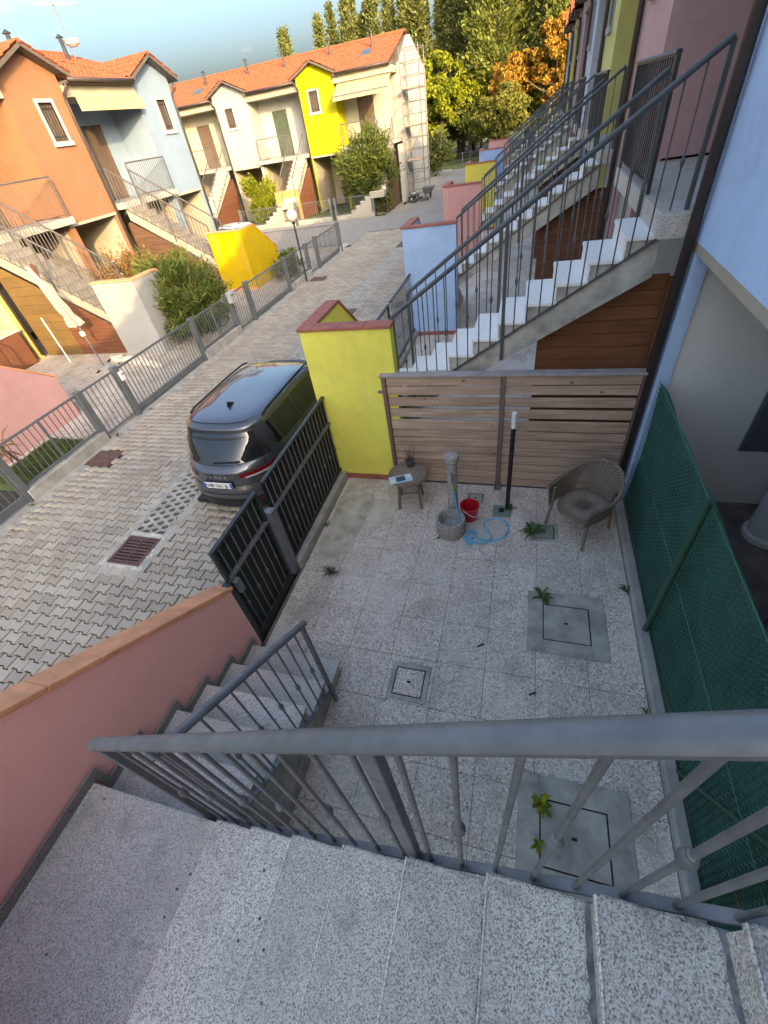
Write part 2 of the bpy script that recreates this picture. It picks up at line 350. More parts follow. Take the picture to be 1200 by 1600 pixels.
for k in range(3):
    P = paver_poly(-XP / 2, -YP / 2); n = len(P); b = .006
    inner = [(p[0] - b * (1 if p[0] > 0 else -1), p[1] - b * (1 if p[1] > 0 else -1)) for p in P]
    mb = MB(); mb.add([(*p, -DEP) for p in P] + [(*p, -.005) for p in P] + [(*p, 0) for p in inner],
        [(i, (i + 1) % n, n + (i + 1) % n, n + i) for i in range(n)] + [(n + i, n + (i + 1) % n, 2 * n + (i + 1) % n, 2 * n + i) for i in range(n)] + [tuple(range(2 * n, 3 * n))])
    me = mb.mesh('paver'); me.materials.append(M['paver']); pmeshes.append(me)
C = np.array(cand); ctr = np.c_[C + [XP / 2, YP / 2], np.zeros(len(C))]
ppx, ppy = proj(ctr)
vis = (ppx > -8) & (ppx < 330) & (ppy > 560) & (ppy < 1095 - .49 * ppx)
order = np.argsort(np.where(vis, np.linalg.norm(ctr - [0, 0, CAMZ], axis=1), 1e9)); near = set(order[:296].tolist())
for i in near:
    inst('paver', pmeshes[0], PAV, (ctr[i][0], ctr[i][1], random.uniform(-.005, .004)), 0, Matrix.Rotation(random.uniform(-.014, .014), 4, 'Z') @ Matrix.Rotation(random.uniform(-.012, .012), 4, 'X'))
V0 = np.array([tuple(v.co) for v in pmeshes[0].vertices]); far = [i for i in range(len(C)) if i not in near]
bmv = []; polys = [tuple(p.vertices) for p in pmeshes[0].polygons]
quads = np.array([p for p in polys if len(p) == 4]); ng = [p for p in polys if len(p) > 4][0]
# top n-gon split into quads strip for the joined mass
allV = np.concatenate([V0 + np.r_[ctr[i][:2], random.uniform(-.003, .003)] for i in far]); nv = len(V0)
offs = (np.arange(len(far)) * nv)[:, None, None]
half = len(ng) // 2; tq = np.array([(ng[k], ng[k + 1], ng[len(ng) - 2 - k], ng[len(ng) - 1 - k]) for k in range(half - 1)])
allF = (np.concatenate([quads, tq])[None] + offs).reshape(-1, 4)
npmesh('paver_field', allV, allF, M['paver'], PAV, kind='stuff')
struct(MB().add([(-7.9, PY1, -.004), (-2.6, PY1, -.004), (-2.6, 47, -.004), (-7.9, 47, -.004)], [(0, 1, 2, 3)]).build('far_street', M['far_paving']))
struct(MB().add([(-30, 21.4, -.012), (-7.7, 21.4, -.012), (-7.7, 28.3, -.012), (-30, 28.3, -.012)], [(0, 1, 2, 3)]).build('side_lane', M['far_paving']))
# honeycomb gutter strip
struct(MB().box(-5.46, -5.33, 2.45, 24, -.034, -.008).build('gutter_edge', M['concrete'])); struct(MB().box(-4.79, -4.62, 2.45, 24, -.034, -.008).build('gutter_edge', M['concrete'])); struct(MB().box(-5.33, -4.79, 2.45, 2.555, -.034, -.008).build('gutter_edge', M['concrete'])); struct(MB().box(-2.80, -2.52, -3, 24, -.034, -.008).build('gutter_edge', M['concrete']))
gut = thing('gutter_strip', (-5.05, 8, 0), None, None); gut['kind'] = 'structure'
MB().box(STRIP[0], STRIP[1], STRIP[2], STRIP[3], -.034, -.03).build('gutter_bed', M['soil'], gut)
cell = MB()
for s_ in (0,):
    r = .088; t_ = .018; ring = [(r * math.cos(R(60 * k)), r * .95 * math.sin(R(60 * k))) for k in range(6)]; inn = [(p[0] * .66, p[1] * .66) for p in ring]
    cell.add([(*p, -.03) for p in ring] + [(*p, 0) for p in ring] + [(*p, 0) for p in inn] + [(*p, -.03) for p in inn],
        [(k, (k + 1) % 6, 6 + (k + 1) % 6, 6 + k) for k in range(6)] + [(6 + k, 6 + (k + 1) % 6, 12 + (k + 1) % 6, 12 + k) for k in range(6)] + [(12 + k, 12 + (k + 1) % 6, 18 + (k + 1) % 6, 18 + k) for k in range(6)])
cme = cell.mesh('grass_paver_cell'); cme.materials.append(M['concrete'])
rows = []; dy = .088 * .95 * math.sqrt(3); dx = .088 * 1.5
for i in range(4):
    for j in range(int((STRIP[3] - STRIP[2]) / dy)):
        y = STRIP[2] + .06 + j * dy + (i % 2) * dy / 2; x = STRIP[0] + .062 + i * dx
        if y < 5.0: inst('grass_paver_cell', cme, gut, (x, y, random.uniform(-.004, .0)))
        elif y < 20: rows.append((x, y))
Vc = np.array([tuple(v.co) for v in cme.vertices]); Fc = np.array([tuple(p.vertices) for p in cme.polygons])
npmesh('grass_paver_field', np.concatenate([Vc + np.array([x, y, -.001]) for x, y in rows]), (Fc[None] + (np.arange(len(rows)) * len(Vc))[:, None, None]).reshape(-1, 4), M['concrete'], gut, kind='stuff')
# drain grate
dr = thing('storm_drain', (-5.03, 2.93, 0), 'rusty iron storm drain grate with two rows of slots in the paving', 'drain')
MB().box(-5.39, -4.69, 2.56, 3.29, -.034, -.012).build('rough_mortar', M['stone'], dr)
fr = MB()
fr.box(-5.31, -5.27, 2.68, 3.19, -.03, .004); fr.box(-4.80, -4.76, 2.68, 3.19, -.03, .004); fr.box(-5.27, -4.80, 2.68, 2.71, -.03, .004); fr.box(-5.27, -4.80, 3.16, 3.19, -.03, .004); fr.box(-5.045, -5.025, 2.71, 3.16, -.03, .003)
fr.build('grate_frame', M['iron'], dr, bev=.003)
MB().box(-5.29, -4.78, 2.69, 3.18, -.0119, -.0095).build('dark_pit', M['dark'], dr)
bme = MB().box(-.108, .108, -.012, .012, -.03, .002).mesh('slot_bar', bev=.003); bme.materials.append(M['iron'])
for c in (-5.157, -4.912):
    for k in range(8): inst('slot_bar', bme, dr, (c, 2.735 + k * .057, 0))
for i in range(60):
    a = random.choice([0, 1, 2, 3]); x = random.uniform(-5.38, -4.7); y = random.uniform(2.57, 3.28)
    if -5.32 < x < -4.75 and 2.67 < y < 3.2: continue
    MB().lathe([(0, -.016), (.03, -.012), (.035, 0), (.02, .010), (0, .012)], (x, y, -.01), 6, random.uniform(.6, 1.3), random.uniform(.5, 1)).build('mortar_lump', M['stone'], dr)
mlabels = ['rusty square manhole cover by the kerb of the palm bed fence', 'rusty square manhole cover beside the globe street lamp', 'rusty square cover in the gutter strip beyond the parked car', 'rusty square cover in the paving near the pale blue end wall']
for (a, b, c, d), lb in zip(MANH, mlabels):
    t = thing('manhole_cover', ((a + b) / 2, (c + d) / 2, 0), lb, 'manhole')
    MB().box(a, b, c, d, -.034, -.006).build('frame', M['iron'], t)
    MB().box(a + .04, b - .04, c + .04, d - .04, -.006, .002).build('lid', M['iron'], t, bev=.003)
# ------------------------------------------------------------------ courtyard
yard = thing('courtyard_floor', (-.5, 2.4, 0), None, None); yard['kind'] = 'structure'
MB().box(-2.44, 1.30, -.95, 4.95, -.08, -.006).build('slab_bed', plain('grey_grout', (.13, .115, .10), .95, 0, .4, 4), yard)
SX, SY = .4622, .4622
sme = MB().box(-SX / 2 + .002, SX / 2 - .002, -SY / 2 + .002, SY / 2 - .002, -.034, 0).mesh('slab', bev=.002); sme.materials.append(M['aggregate'])
for i in range(8):
    for j in range(12):
        inst('slab', sme, yard, (-2.40 + SX * (i + .5), -.72 + SY * (j + .5), random.uniform(-.0015, .0015)), 0, Matrix.Rotation(random.uniform(-.003, .003), 4, 'X'))
kb = MB(); kb.prism([(1.302, -.06), (1.40, -.06), (1.40, .07), (1.32, .075), (1.302, .06)], 1, -.75, 4.66)
struct(kb.build('courtyard_kerb', M['concrete'], bev=.006))
# pale cement patch beside the gate kerb
pts = []; 
for k in range(40):
    th = 2 * math.pi * k / 40; r = 1 + .10 * math.sin(3 * th + 1) + .07 * math.sin(7 * th) + random.uniform(-.05, .05)
    pts.append((-2.12 + .25 * r * math.copysign(abs(math.cos(th)) ** .6, math.cos(th)), 3.92 + .78 * r * math.copysign(abs(math.sin(th)) ** .6, math.sin(th))))
pts = [(max(x, -2.39), min(y, 4.72)) for x, y in pts]
struct(MB().prism(pts, 2, -.002, .004).build('cement_patch', M['sand']))
def cover(x0, x1, y0, y1, b, label, lidmat, framemat, rot=0):
    t = thing('inspection_cover', ((x0 + x1) / 2, (y0 + y1) / 2, 0), label, 'inspection cover')
    m = MB(); z = .007
    m.box(x0, x0 + b, y0, y1, -.03, z); m.box(x1 - b, x1, y0, y1, -.03, z); m.box(x0 + b, x1 - b, y0, y0 + b, -.03, z); m.box(x0 + b, x1 - b, y1 - b, y1, -.03, z)
    m.build('surround', framemat, t, bev=.002)
    MB().box(x0 + b, x1 - b, y0 + b, y1 - b, -.03, .0025).build('dark_joint', M['dark'], t)
    g = .011; MB().box(x0 + b + g, x1 - b - g, y0 + b + g, y1 - b - g, -.02, .0065).build('lid', lidmat, t, bev=.003)
    cx, cy = (x0 + x1) / 2, (y0 + y1) / 2
    MB().box(cx - .018, cx + .018, cy - .01, cy + .01, .005, .0085).build('lift_slot', M['dark'], t)
cover(.29, 1.04, 2.33, 3.06, .15, 'large square cement inspection cover with a weed growing at its corner', M['cover_cem'], M['cover_cem'])
cover(.25, 1.05, .50, 1.25, .16, 'cement inspection cover with weeds below the stair handrail', M['cover_cem'], M['cover_cem'])
cover(-.97, -.59, 1.61, 1.98, .045, 'small gravel topped inspection cover near the foot of the stair', M['aggregate'], M['cover_cem'])
cover(.29, .62, 3.83, 4.15, .04, 'mossy inspection cover in front of the wicker chair', plain('mossy_cement', (.20, .22, .16), .95, 0, .3, 5), M['cover_cem'])
cover(-.54, -.31, 4.43, 4.64, .02, 'tiny inspection cover behind the red bucket', M['cover_cem'], M['cover_cem'])
# ------------------------------------------------------------------ opposite yards
yo = thing('opposite_yard_floor', (-11, 10, 0), None, None); yo['kind'] = 'structure'
MB().box(-16.4, -7.98, -6, 21.6, -.10, -.012).build('yard_bed', M['joint'], yo)
sv_, sf_ = [], []
mb = MB()
for i in range(18):
    for j in range(38):
        x = -16.2 + i * .46; y = 4.3 + j * .46
        mb.box(x + .004, x + .456, y + .004, y + .456, -.02, .006 + random.uniform(-.002, .002))
mb.build('slab_field', M['aggregate_warm'], yo, kind='stuff')
# lawn bed at the far side of the street
struct(MB().box(-9.3, -8.02, 3.9, 5.5, -.05, .03).build('palm_bed', M['lawn']))
struct(MB().box(-30, -10.3, 28.6, 32, -.08, .01).build('far_front_garden', M['lawn']))
struct(MB().box(-10.3, -6.9, 29.2, 48, -.08, -.003).build('far_side_path', plain('pale_gravel', (.33, .29, .23), .95, 0, .2, 4)))
# ================================================================== HOUSE UNITS
def tile_slope(mb, p00, p10, p01, per=.2, row=.36, amp=.03, fine=True):
    """corrugated tile sheet: p00->p10 along the eave, p00->p01 up the slope"""
    a = Vector(p00); e = Vector(p10) - a; s = Vector(p01) - a; n = e.cross(s).normalized()
    if n.z < 0: n = -n
    ne = max(2, int(e.length / per)) * (6 if fine else 1); nr = max(1, int(s.length / row))
    vs, fs = [], []
    for j in range(nr):
        for k, zz in ((0, .028), (1, 0)):
            for i in range(ne + 1):
                ph = math.cos(2 * math.pi * i / 6) if fine else 0
                vs.append(tuple(a + e * (i / ne) + s * ((j + k) / nr) + n * (zz + amp * ph)))
    W_ = ne + 1
    for j in range(2 * nr - 1):
        for i in range(ne): fs.append((j * W_ + i, j * W_ + i + 1, (j + 1) * W_ + i + 1, (j + 1) * W_ + i))
    mb.add(vs, fs)
WD, GV, EZ, AZ = 5.58, 3.36, 6.30, 6.78
def window(F, H, v0, v1, z0, z1, white, u=0):
    """window set into an opening of the front wall at u"""
    wdw = MB(F); s = .085
    wdw.box(u - .06, u + .035, v0 - s, v0, z0 - s, z1 + s); wdw.box(u - .06, u + .035, v1, v1 + s, z0 - s, z1 + s); wdw.box(u - .06, u + .035, v0, v1, z1, z1 + s)
    win = wdw.build('window', white, H); MB(F).box(u - .06, u + .07, v0 - s - .03, v1 + s + .03, z0 - s - .03, z0).build('sill', white, win)
    MB(F).box(u - .16, u - .14, v0 - .02, v1 + .02, z0, z1).build('pane', M['glass'], win)
    n = 5; st = (v1 - v0) / n
    for k in range(n): MB(F).box(u - .10, u - .07, v0 + k * st + .008, v0 + (k + 1) * st - .008, z0 + .01, z1 - .01).build('shutter_slat', M['shutter'], win)
    g = MB(F)
    for k in range(1, 5): v = v0 + (v1 - v0) * k / 5; g.box(u - .045, u - .03, v - .007, v + .007, z0, z1)
    for zz in (z0 + .12, z1 - .12): g.box(u - .046, u - .029, v0, v1, zz - .008, zz + .008)
    g.build('security_grille', M['metal_dark'], win)
def house(F, label, group, col, porch=None, door=None, fine=True, awning=False, full=True, wcol=None, gfcol=None, end=False, pier=True, lu=.30, inner=True):
    c = stucco(col); porch = porch or M['cream']; gf = stucco(gfcol) if gfcol else c; wh = M['white']; door = door or M['shutter_green']
    H = thing('row_house', F(-2, WD / 2, 0), label, 'house', group)
    T = .25; wv0, wv1, wz0, wz1 = 4.40, 4.94, 4.82, 5.70; mid = (GV + WD) / 2
    fw = MB(F)  # gable front around the window opening
    fw.box(-T, 0, GV, wv0, 2.87, EZ); fw.box(-T, 0, wv1, WD, 2.87, EZ); fw.box(-T, 0, wv0, wv1, 2.87, wz0); fw.box(-T, 0, wv0, wv1, wz1, EZ)
    fw.prism([(GV, EZ), (WD, EZ), (mid, AZ)], 0, -T, 0); fw.build('gable_wall', c, H)
    window(F, H, wv0, wv1, wz0, wz1, wh)
    MB(F).box(-1.6, -T, GV, GV + T, 3.10, EZ - .02).build('side_wall', c, H)
    MB(F).box(-8.5, -T, WD - .09, WD, 2.87, EZ - .05).build('party_wall', c, H)
    MB(F).box(-8.5, -.121, WD - .09, WD - .004, 0, 2.788).build('porch_party_wall', porch, H)
    MB(F).box(-1.35, lu, .0, GV - .002, 2.89, 3.075).build('landing_slab', M['granite'] if not fine else M['concrete'], H, bev=.004)
    MB(F).box(-8.5, 0, GV - .05, WD, 2.79, 2.869).build('floor_band', M['cream'], H)
    rb = MB(F)  # recessed upper wall with a door opening
    d0, d1 = 1.55, 2.55
    rb.box(-1.6, -1.35, -.0, d0, 3.08, 6.2); rb.box(-1.6, -1.35, d1, GV, 3.08, 6.2); rb.box(-1.6, -1.35, d0, d1, 5.25, 6.2)
    rb.build('recess_wall', M['white'] if wcol is None else stucco(wcol), H)
    dm = MB(F).box(-1.5, -1.42, d0, d1, 3.08, 5.25).build('door', door, H)
    for k in range(4): MB(F).box(-1.42, -1.405, d0 + .03 + k * .25, d0 + .22 + k * .25, 3.15, 5.2).build('door_board', door, dm)
    MB(F).box(-1.30, .06, 0.0, GV - .003, 5.80, 6.08).build('lintel', M['cream'], H)
    # ground floor: porch back wall, piers, under-landing wall
    MB(F).box(-3.4, -3.15, 0, WD - .1, 0, 2.785).build('porch_wall', porch, H)
    if pier: MB(F).box(-.12, -.002, WD - .14, WD - .003, 0, 2.788).build('pier', gf, H)
    if inner: MB(F).box(-.22, -.003, GV - .05, GV + .14, 0, 2.788).build('pier', gf, H)
    if inner: MB(F).box(-3.15, -.22, GV - .1, GV + .05, 0, 2.787).build('porch_side_wall', porch, H)
    MB(F).box(-3.149, -3.10, 4.0, 4.9, 0, 2.1).build('porch_door', M['shutter'], H)
    # roofs
    fe = MB(F); fe.box(-.3, .30, .0, GV - .1, 6.085, 6.15)
    for sgn in (-1, 1):
        e = mid + sgn * (WD - GV) / 2 + sgn * .26; pe = EZ - .12
        fe.add([(u, v, z) for u in (-.6, .34) for v, z in ((e, pe), (mid, AZ + .02), (mid, AZ + .10), (e, pe + .10))], [(0, 1, 2, 3), (4, 5, 6, 7), (0, 1, 5, 4), (1, 2, 6, 5), (2, 3, 7, 6), (3, 0, 4, 7)])
    RF = fe.build('roof', M['fascia'], H)
    gt = MB()
    for sgn in (-1, 1):
        e = mid + sgn * ((WD - GV) / 2 + .28)
        tile_slope(gt, F(.36, e, EZ - .03), F(-2.6, e, EZ - .03), F(.36, mid, AZ + .12), fine=fine)
    gt.tube([F(.37, mid, AZ + .12), F(-2.6, mid, AZ + .12)], .055, 8)
    gt.build('gable_tile_sheet', M['roof'], H, smooth='auto')
    mt = MB(); tile_slope(mt, F(.32, 0, 6.17), F(.32, GV - .1, 6.17), F(-4.2, 0, 7.55), fine=fine); tile_slope(mt, F(-.45, GV - .1, 6.405), F(-.45, WD, 6.405), F(-4.2, GV - .1, 7.55), fine=fine); tile_slope(mt, F(-8.7, 0, 6.17), F(-8.7, WD, 6.17), F(-4.2, 0, 7.55), fine=False)
    mt.tube([F(-4.2, 0, 7.58), F(-4.2, WD, 7.58)], .07, 8); mt.build('main_tile_sheet', M['roof'], H, smooth='auto')
    MB(F).prism([(-8.6, 6.1), (-.3, 6.1), (-.3, 6.22), (-4.2, 7.40)], 1, .01, WD - .01).build('roof_body', M['fascia'], H)
    # downpipe + gutter
    dp = MB(); px = WD - .07
    dp.tube([F(.30, px, 6.12), F(.28, px, 5.98), F(.08, px, 5.86), F(.06, px, 5.7), F(.06, px, .1)], .045, 8); dp.build('downpipe', M['brown_metal'], H, smooth=True)
    MB().tube([F(.36, .02, 6.16), F(.36, GV - .3, 6.16)], .055, 8).build('gutter', M['brown_metal'], H, smooth=True)
    if awning:
        aw = MB(F); aw.add([(-.05, .1, 5.83), (-.05, GV - .1, 5.83), (.28, GV - .1, 5.78), (.28, .1, 5.78), (.30, .1, 5.45), (.30, GV - .1, 5.45)], [(0, 1, 2, 3), (3, 2, 5, 4)])
        aw.build('awning', M['awning'], H)
    for k, (cu, cv) in enumerate(((-2.6, 1.6), (-3.0, 4.3))):
        z0 = 6.17 + (.32 - cu) / 4.52 * 1.38
        ch = MB(); ch.tube([F(cu, cv, z0 - .1), F(cu, cv, z0 + .55)], .07, 8); ch.lathe([(.13, 0), (.13, .02), (.02, .10), (0, .1)], F(cu, cv, z0 + .58), 8); ch.build('flue', M['metal_dark'], H)
    if full: MB(F).box(-8.5, -8.25, 0, WD - .2, 0, 6.1).build('rear_wall', c, H)
    if end: MB(F).prism([(-8.5, 0), (0, 0), (0, 2.79), (-1.4, 2.79), (-1.4, 6.08), (-4.2, 7.38), (-8.5, 6.08)], 1, -.25, .0).build('end_wall', stucco(end), H)
    return H
# ------------------------------------------------------------------ stairs and rails
def bal_mesh(h, collar, r=.0085, n=8):
    if collar is None: prof = [(r, 0), (r, h)]
    else:
        c = collar; prof = [(r, 0), (r, c - .045), (r * 1.5, c - .04), (r * 1.5, c - .028), (r * 1.9, c - .024), (r * 2.5, c - .006), (r * 2.5, c + .006), (r * 1.9, c + .024), (r * 1.5, c + .028), (r * 1.5, c + .04), (r, c + .045), (r, h)]
    return MB().lathe(prof, (0, 0, 0), n).mesh('baluster', smooth='auto')
HSEC = [(-.017, -.022), (.017, -.022), (.019, -.010), (.027, -.004), (.027, .008), (.018, .019), (.006, .023), (-.006, .023), (-.018, .019), (-.027, .008), (-.027, -.004), (-.019, -.010)]
def railing(label, group, p, q, h, mat, sp=.115, newels=((0, 0), (1, 0)), r=.0085, cat='railing', over=(0, 0), collars=True, nn=8, nw=.036, parent=None, ext=.0, name='stair_railing'):
    """p,q: bottom bar ends; handrail runs h above; newels: (t, drop below the bar)"""
    p, q = Vector(p), Vector(q); d = q - p; Lh = math.hypot(d.x, d.y)
    t = thing(name, p, label, cat, group) if parent is None else parent
    MB().bar(p, q, .034, .016).build('bottom_bar', mat, t, bev=.002)
    e = d.normalized(); MB().bar(p + Vector((0, 0, h)) - e * over[0], q + Vector((0, 0, h)) + e * over[1], 0, 0, HSEC).build('handrail', mat, t, smooth='auto')
    ms = [bal_mesh(h, None, r, nn), bal_mesh(h, h * .46, r, nn)]
    for m_ in ms: m_.materials.append(mat)
    n = max(1, int(Lh / sp)); tn = [x for x, _ in newels]
    for k in range(1, n):
        u = k / n
        if any(abs(u - x) * Lh < sp * .4 for x in tn): continue
        inst('baluster', ms[(k % 2) if collars else 0], t, p + d * u)
    for u, dz in newels:
        a = p + d * u; MB().box(a.x - nw / 2, a.x + nw / 2, a.y - nw / 2, a.y + nw / 2, a.z - dz, a.z + h - .012).build('newel_post', mat, t, bev=.003)
    return t
def stair(F, label, group, u1, g, r, n, zl, ulow, uland, v0, v1, lower=True, mat=None, side=None, skirt=False, ln=5, lg=.305, topu=None):
    """upper flight: nose of step i at u1-(i-1)g, height zl+i r; landing u1..uland at zl; lower flight runs along +v"""
    mat = mat or M['granite']; side = side or M['concrete_stained']
    S = thing('staircase', F(u1, (v0 + v1) / 2, 0), label, 'stairs', group)
    tm = MB(F); 
    for i in range(1, n + 1):
        un = u1 - (i - 1) * g; z = zl + i * r
        MB(F).box(un - g - .01, un + .025, v0, v1, z - .035, z).build('tread', mat, S, bev=.006, seg=2)
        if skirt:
            MB(F).box(un + .0252, un + .0345, v0 + .002, v1 - .001, z - .030, z - .002).build('worn_nosing_highlight', M['nosing'], S, bev=.004)  # worn edge strip, coloured lighter to paint in a highlight along the nose
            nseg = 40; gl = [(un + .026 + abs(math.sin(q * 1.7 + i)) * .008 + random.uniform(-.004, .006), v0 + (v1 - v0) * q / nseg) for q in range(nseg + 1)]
            MB(F).add([(a_, b_, z - r + .0012) for a_, b_ in gl] + [(un - .01, b_, z - r + .0012) for _, b_ in gl], [(q, q + 1, nseg + 2 + q, nseg + 1 + q) for q in range(nseg)]).build('nose_shade_line', M['nose_shade'], S)  # dark strip painted on the step below as the shade line under the nose
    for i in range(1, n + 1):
        un = u1 - (i - 1) * g; z = zl + i * r
        MB(F).box(un + .001, un + .014, v0 + .006, v1 - .006, z - r + .001, z - .036).build('riser', mat, S)
    ul = u1 - .003; MB(F).box(ul, uland, v0, v1, zl - .035, zl).build('landing_slab', mat, S, bev=.004)
    # saw-tooth body
    P = [(uland - .02, zl - .036), (u1, zl - .036)]
    for i in range(1, n + 1):
        un = u1 - (i - 1) * g; P += [(un, zl + i * r - .036), (un - g, zl + i * r - .036)]
    e = P[-1]; P += [(e[0], e[1] - .32), (u1 + .1, zl - .30), (uland - .02, zl - .30)]
    MB(F).prism(P, 1, v0 + .025, v1 - .025).build('stringer', side, S)
    if lower:
        ua, ub = ulow, uland
        for k in range(1, ln + 1):
            z = zl - k * zl / (ln + 1); vn = v1 + lg * k
            MB(F).box(ua, ub, vn - lg - .008, vn + .02, z - .035, z).build('tread', mat, S, bev=.004)
        P = [(v1 - .02, 0.001), (v1 - .02, zl - .036), (v1, zl - .036)]
        for k in range(1, ln + 1):
            z = zl - k * zl / (ln + 1); P += [(v1 + lg * (k - 1), z - .036), (v1 + lg * k, z - .036)]
        P += [(v1 + lg * ln, .001)]
        MB(F).prism(P, 0, ua + .02, ub - .004).build('lower_body', side, S)
        if skirt:
            hh = .075; Q = []
            for k in range(0, ln + 1):
                z = zl - k * zl / (ln + 1); Q += [(v1 + lg * k + .02, z + hh, z)]
            top = [(v0, zl + hh)]; bot = [(v0, zl)]
            for k in range(0, ln + 1):
                z = zl - k * zl / (ln + 1); zn = zl - (k + 1) * zl / (ln + 1); v = v1 + lg * k + .02
                top += [(v + .045, z + hh)]; bot += [(v, z)]
                if k < ln: top += [(v + .045, zn + hh)]; bot += [(v, zn)]
                else: top += [(v + .045, 0.001)]; bot += [(v, .001)]
            sk = MB(F)
            for k in range(len(top) - 1):
                a, b, c, d = top[k], top[k + 1], bot[k + 1], bot[k]
                sk.add([(uu, *p_) for uu in (uland - .016, uland) for p_ in (a, b, c, d)], [(0, 1, 2, 3), (4, 5, 6, 7), (0, 1, 5, 4), (2, 3, 7, 6), (1, 2, 6, 5), (3, 0, 4, 7)])
            sk.build('skirting', M['granite_dark'], S)
    return S
def lwall(F, label, group, col, ua, ub, zt, cop=None, v0=0.0, lev=.95, vend=2.65, zend=.93, base=True, leg=True, wear=.10):
    c = stucco(col, wear); cop = cop or M['terracotta']; th = .15
    Wl = thing('boundary_wall', F((ua + ub) / 2, v0, 0), label, 'wall', group)
    MB(F).box(ua, ub - .001, v0, v0 + th, 0, zt).build('end_wall', c, Wl)
    if leg:
        MB(F).prism([(v0 + th, 0), (vend, 0), (vend, zend), (lev, zt), (v0 + th, zt)], 0, ub - th, ub).build('street_wall', c, Wl)
    if base: MB(F).box(ua + .002, ub + .012, v0 - .012, v0 - .001, 0.001, .09).build('plinth_band', cop, Wl)
    def tiles(a, b, n, w):
        a, b = Vector(a), Vector(b)
        for k in range(n):
            p, q = a.lerp(b, k / n), a.lerp(b, (k + 1) / n); e = (q - p).normalized() * .002
            m = MB(); m.bar(p + e + Vector((0, 0, .02)), q - e + Vector((0, 0, .02)), w, .036); m.build('coping_tile', cop, Wl, bev=.005)
    n1 = max(2, round((ub - ua) / .34)); tiles(F(ua - .02, v0 + th / 2, zt), F(ub - .172, v0 + th / 2, zt), n1, .20)
    if leg:
        tiles(F(ub - th / 2, v0 - .03, zt), F(ub - th / 2, lev, zt), 3, .19); tiles(F(ub - th / 2, lev, zt), F(ub - th / 2, vend + .03, zend - .01), 6, .19)
    return Wl
# ================================================================== ROW ON THE CAMERA'S SIDE
OUR = lambda y0: frame(1.39, y0, (-1, 0), (0, 1))
OPP = lambda y0: frame(-14.1, y0, (1, 0), (0, 1))
BLUE, PINK, YEL, GREYB, ORANGE = (.46, .64, .88), (.66, .38, .36), (.68, .62, .22), (.56, .60, .66), (.30, .14, .078)
LB = (.38, .57, .82)
F0 = OUR(-.72)
HG = 'terrace houses on the courtyard side'
house(F0, 'light blue terrace house above the courtyard with green wire fence', HG, BLUE, M['porch_grey'], fine=False, lu=-.12, inner=False)
units = [(4.86, PINK, 'pink terrace house directly beyond the weathered wooden screen'), (10.44, YEL, 'pale yellow terrace house beyond the pink one on the stair side'),
         (16.02, GREYB, 'grey blue terrace house beyond the pale yellow one'), (21.60, (.56, .34, .31), 'dusty pink terrace house beyond the grey blue one'),
         (27.18, (.60, .52, .14), 'mustard terrace house near the far end of the stair side row'), (32.76, (.42, .46, .50), 'slate grey terrace house ending the stair side row')]
for y0, c, lb in units: house(OUR(y0), lb, HG, c, M['porch_grey'], fine=False, door=M['shutter'])
for k in range(1, 7):
    if k <= 5: house(OUR(-.72 - 5.58 * k), 'terrace house of the same row behind the viewer, out of the picture', HG, (BLUE, PINK, YEL)[k % 3], M['porch_grey'], fine=False)
# own stair with its two rails
SG = 'exterior stairs'; RG = 'stair railings'
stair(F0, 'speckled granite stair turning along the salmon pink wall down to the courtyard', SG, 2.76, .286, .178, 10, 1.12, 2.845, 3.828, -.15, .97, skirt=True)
ow = railing('thick grey handrail with collared balusters along the upper granite flight', RG, (-1.60, .28, .963), (1.12, .28, 2.675), 1.25, M['metal'], .118, ((0, .12), (.4985, .03), (1, .05)), over=(.035, .05), nw=.04, nn=12)
railing('short grey railing with collared balusters along the lower flight to the courtyard', RG, (-1.425, 1.49, .22), (-1.425, .35, .985), 1.07, M['metal'], .098, ((0, .22), (1, .1)), over=(.05, .05), nw=.034, nn=10, r=.0075)
lwall(F0, 'salmon pink wall with sloping terracotta coping beside the granite stair', 'boundary walls of the stair side yards', (.98, .47, .42), 2.84, 3.99, 2.05, vend=2.64, zend=.93, v0=-.3, wear=.035)
# neighbours' stairs, rails, end walls
wcols = [((.86, .78, .15), 'sun bleached yellow end wall with terracotta coping beside the wooden screen', 2.24), (LB, 'pale blue end wall with red coping beyond the nearest neighbouring stair', 2.24), ((.62, .31, .29), 'pink end wall with red coping beyond the pale blue one', 2.24),
         ((.64, .54, .11), 'mustard yellow end wall with red coping past the pink one', 2.24), ((.28, .42, .66), 'small blue end wall behind the mustard yellow one', 2.24), ((.58, .30, .28), 'farthest pink end wall at the end of the stair row', 2.24)]
sl = ['concrete stair with pale granite treads rising to the pink house', 'stair rising to the pale yellow house over a brown board panel', 'stair rising to the grey blue house', 'stair rising to the dusty pink house', 'stair rising to the mustard house', 'stair rising to the slate grey house']
hn = ['pink', 'pale yellow', 'grey blue', 'dusty pink', 'mustard', 'slate grey']
def boards(F, ua, ub, v, mat, label, cat='panel', h=.145, name='board_panel', grp=None, ztop=None, slope=True):
    t = thing(name, F((ua + ub) / 2, v, 0), label, cat, grp); uc = lambda z: .23 + (2.50 - z) / .593
    for k in range(20):
        z0, z1 = .02 + k * h, .02 + (k + 1) * h - .006
        if ztop and z1 > ztop: break
        b0, b1 = (min(ub, uc(z0)), min(ub, uc(z1))) if slope else (ub, ub)
        if b1 - ua < .05: break
        MB(F).prism([(ua, z0), (b0, z0), (b1, z1), (ua, z1)], 1, v, v + .03).build('board', mat, t)
    MB(F).box(ua - .05, ua - .002, v - .012, v + .04, 0, min(2.6, uc(0) if False else (ztop or 2.45))).build('edge_post', mat, t)
    return t
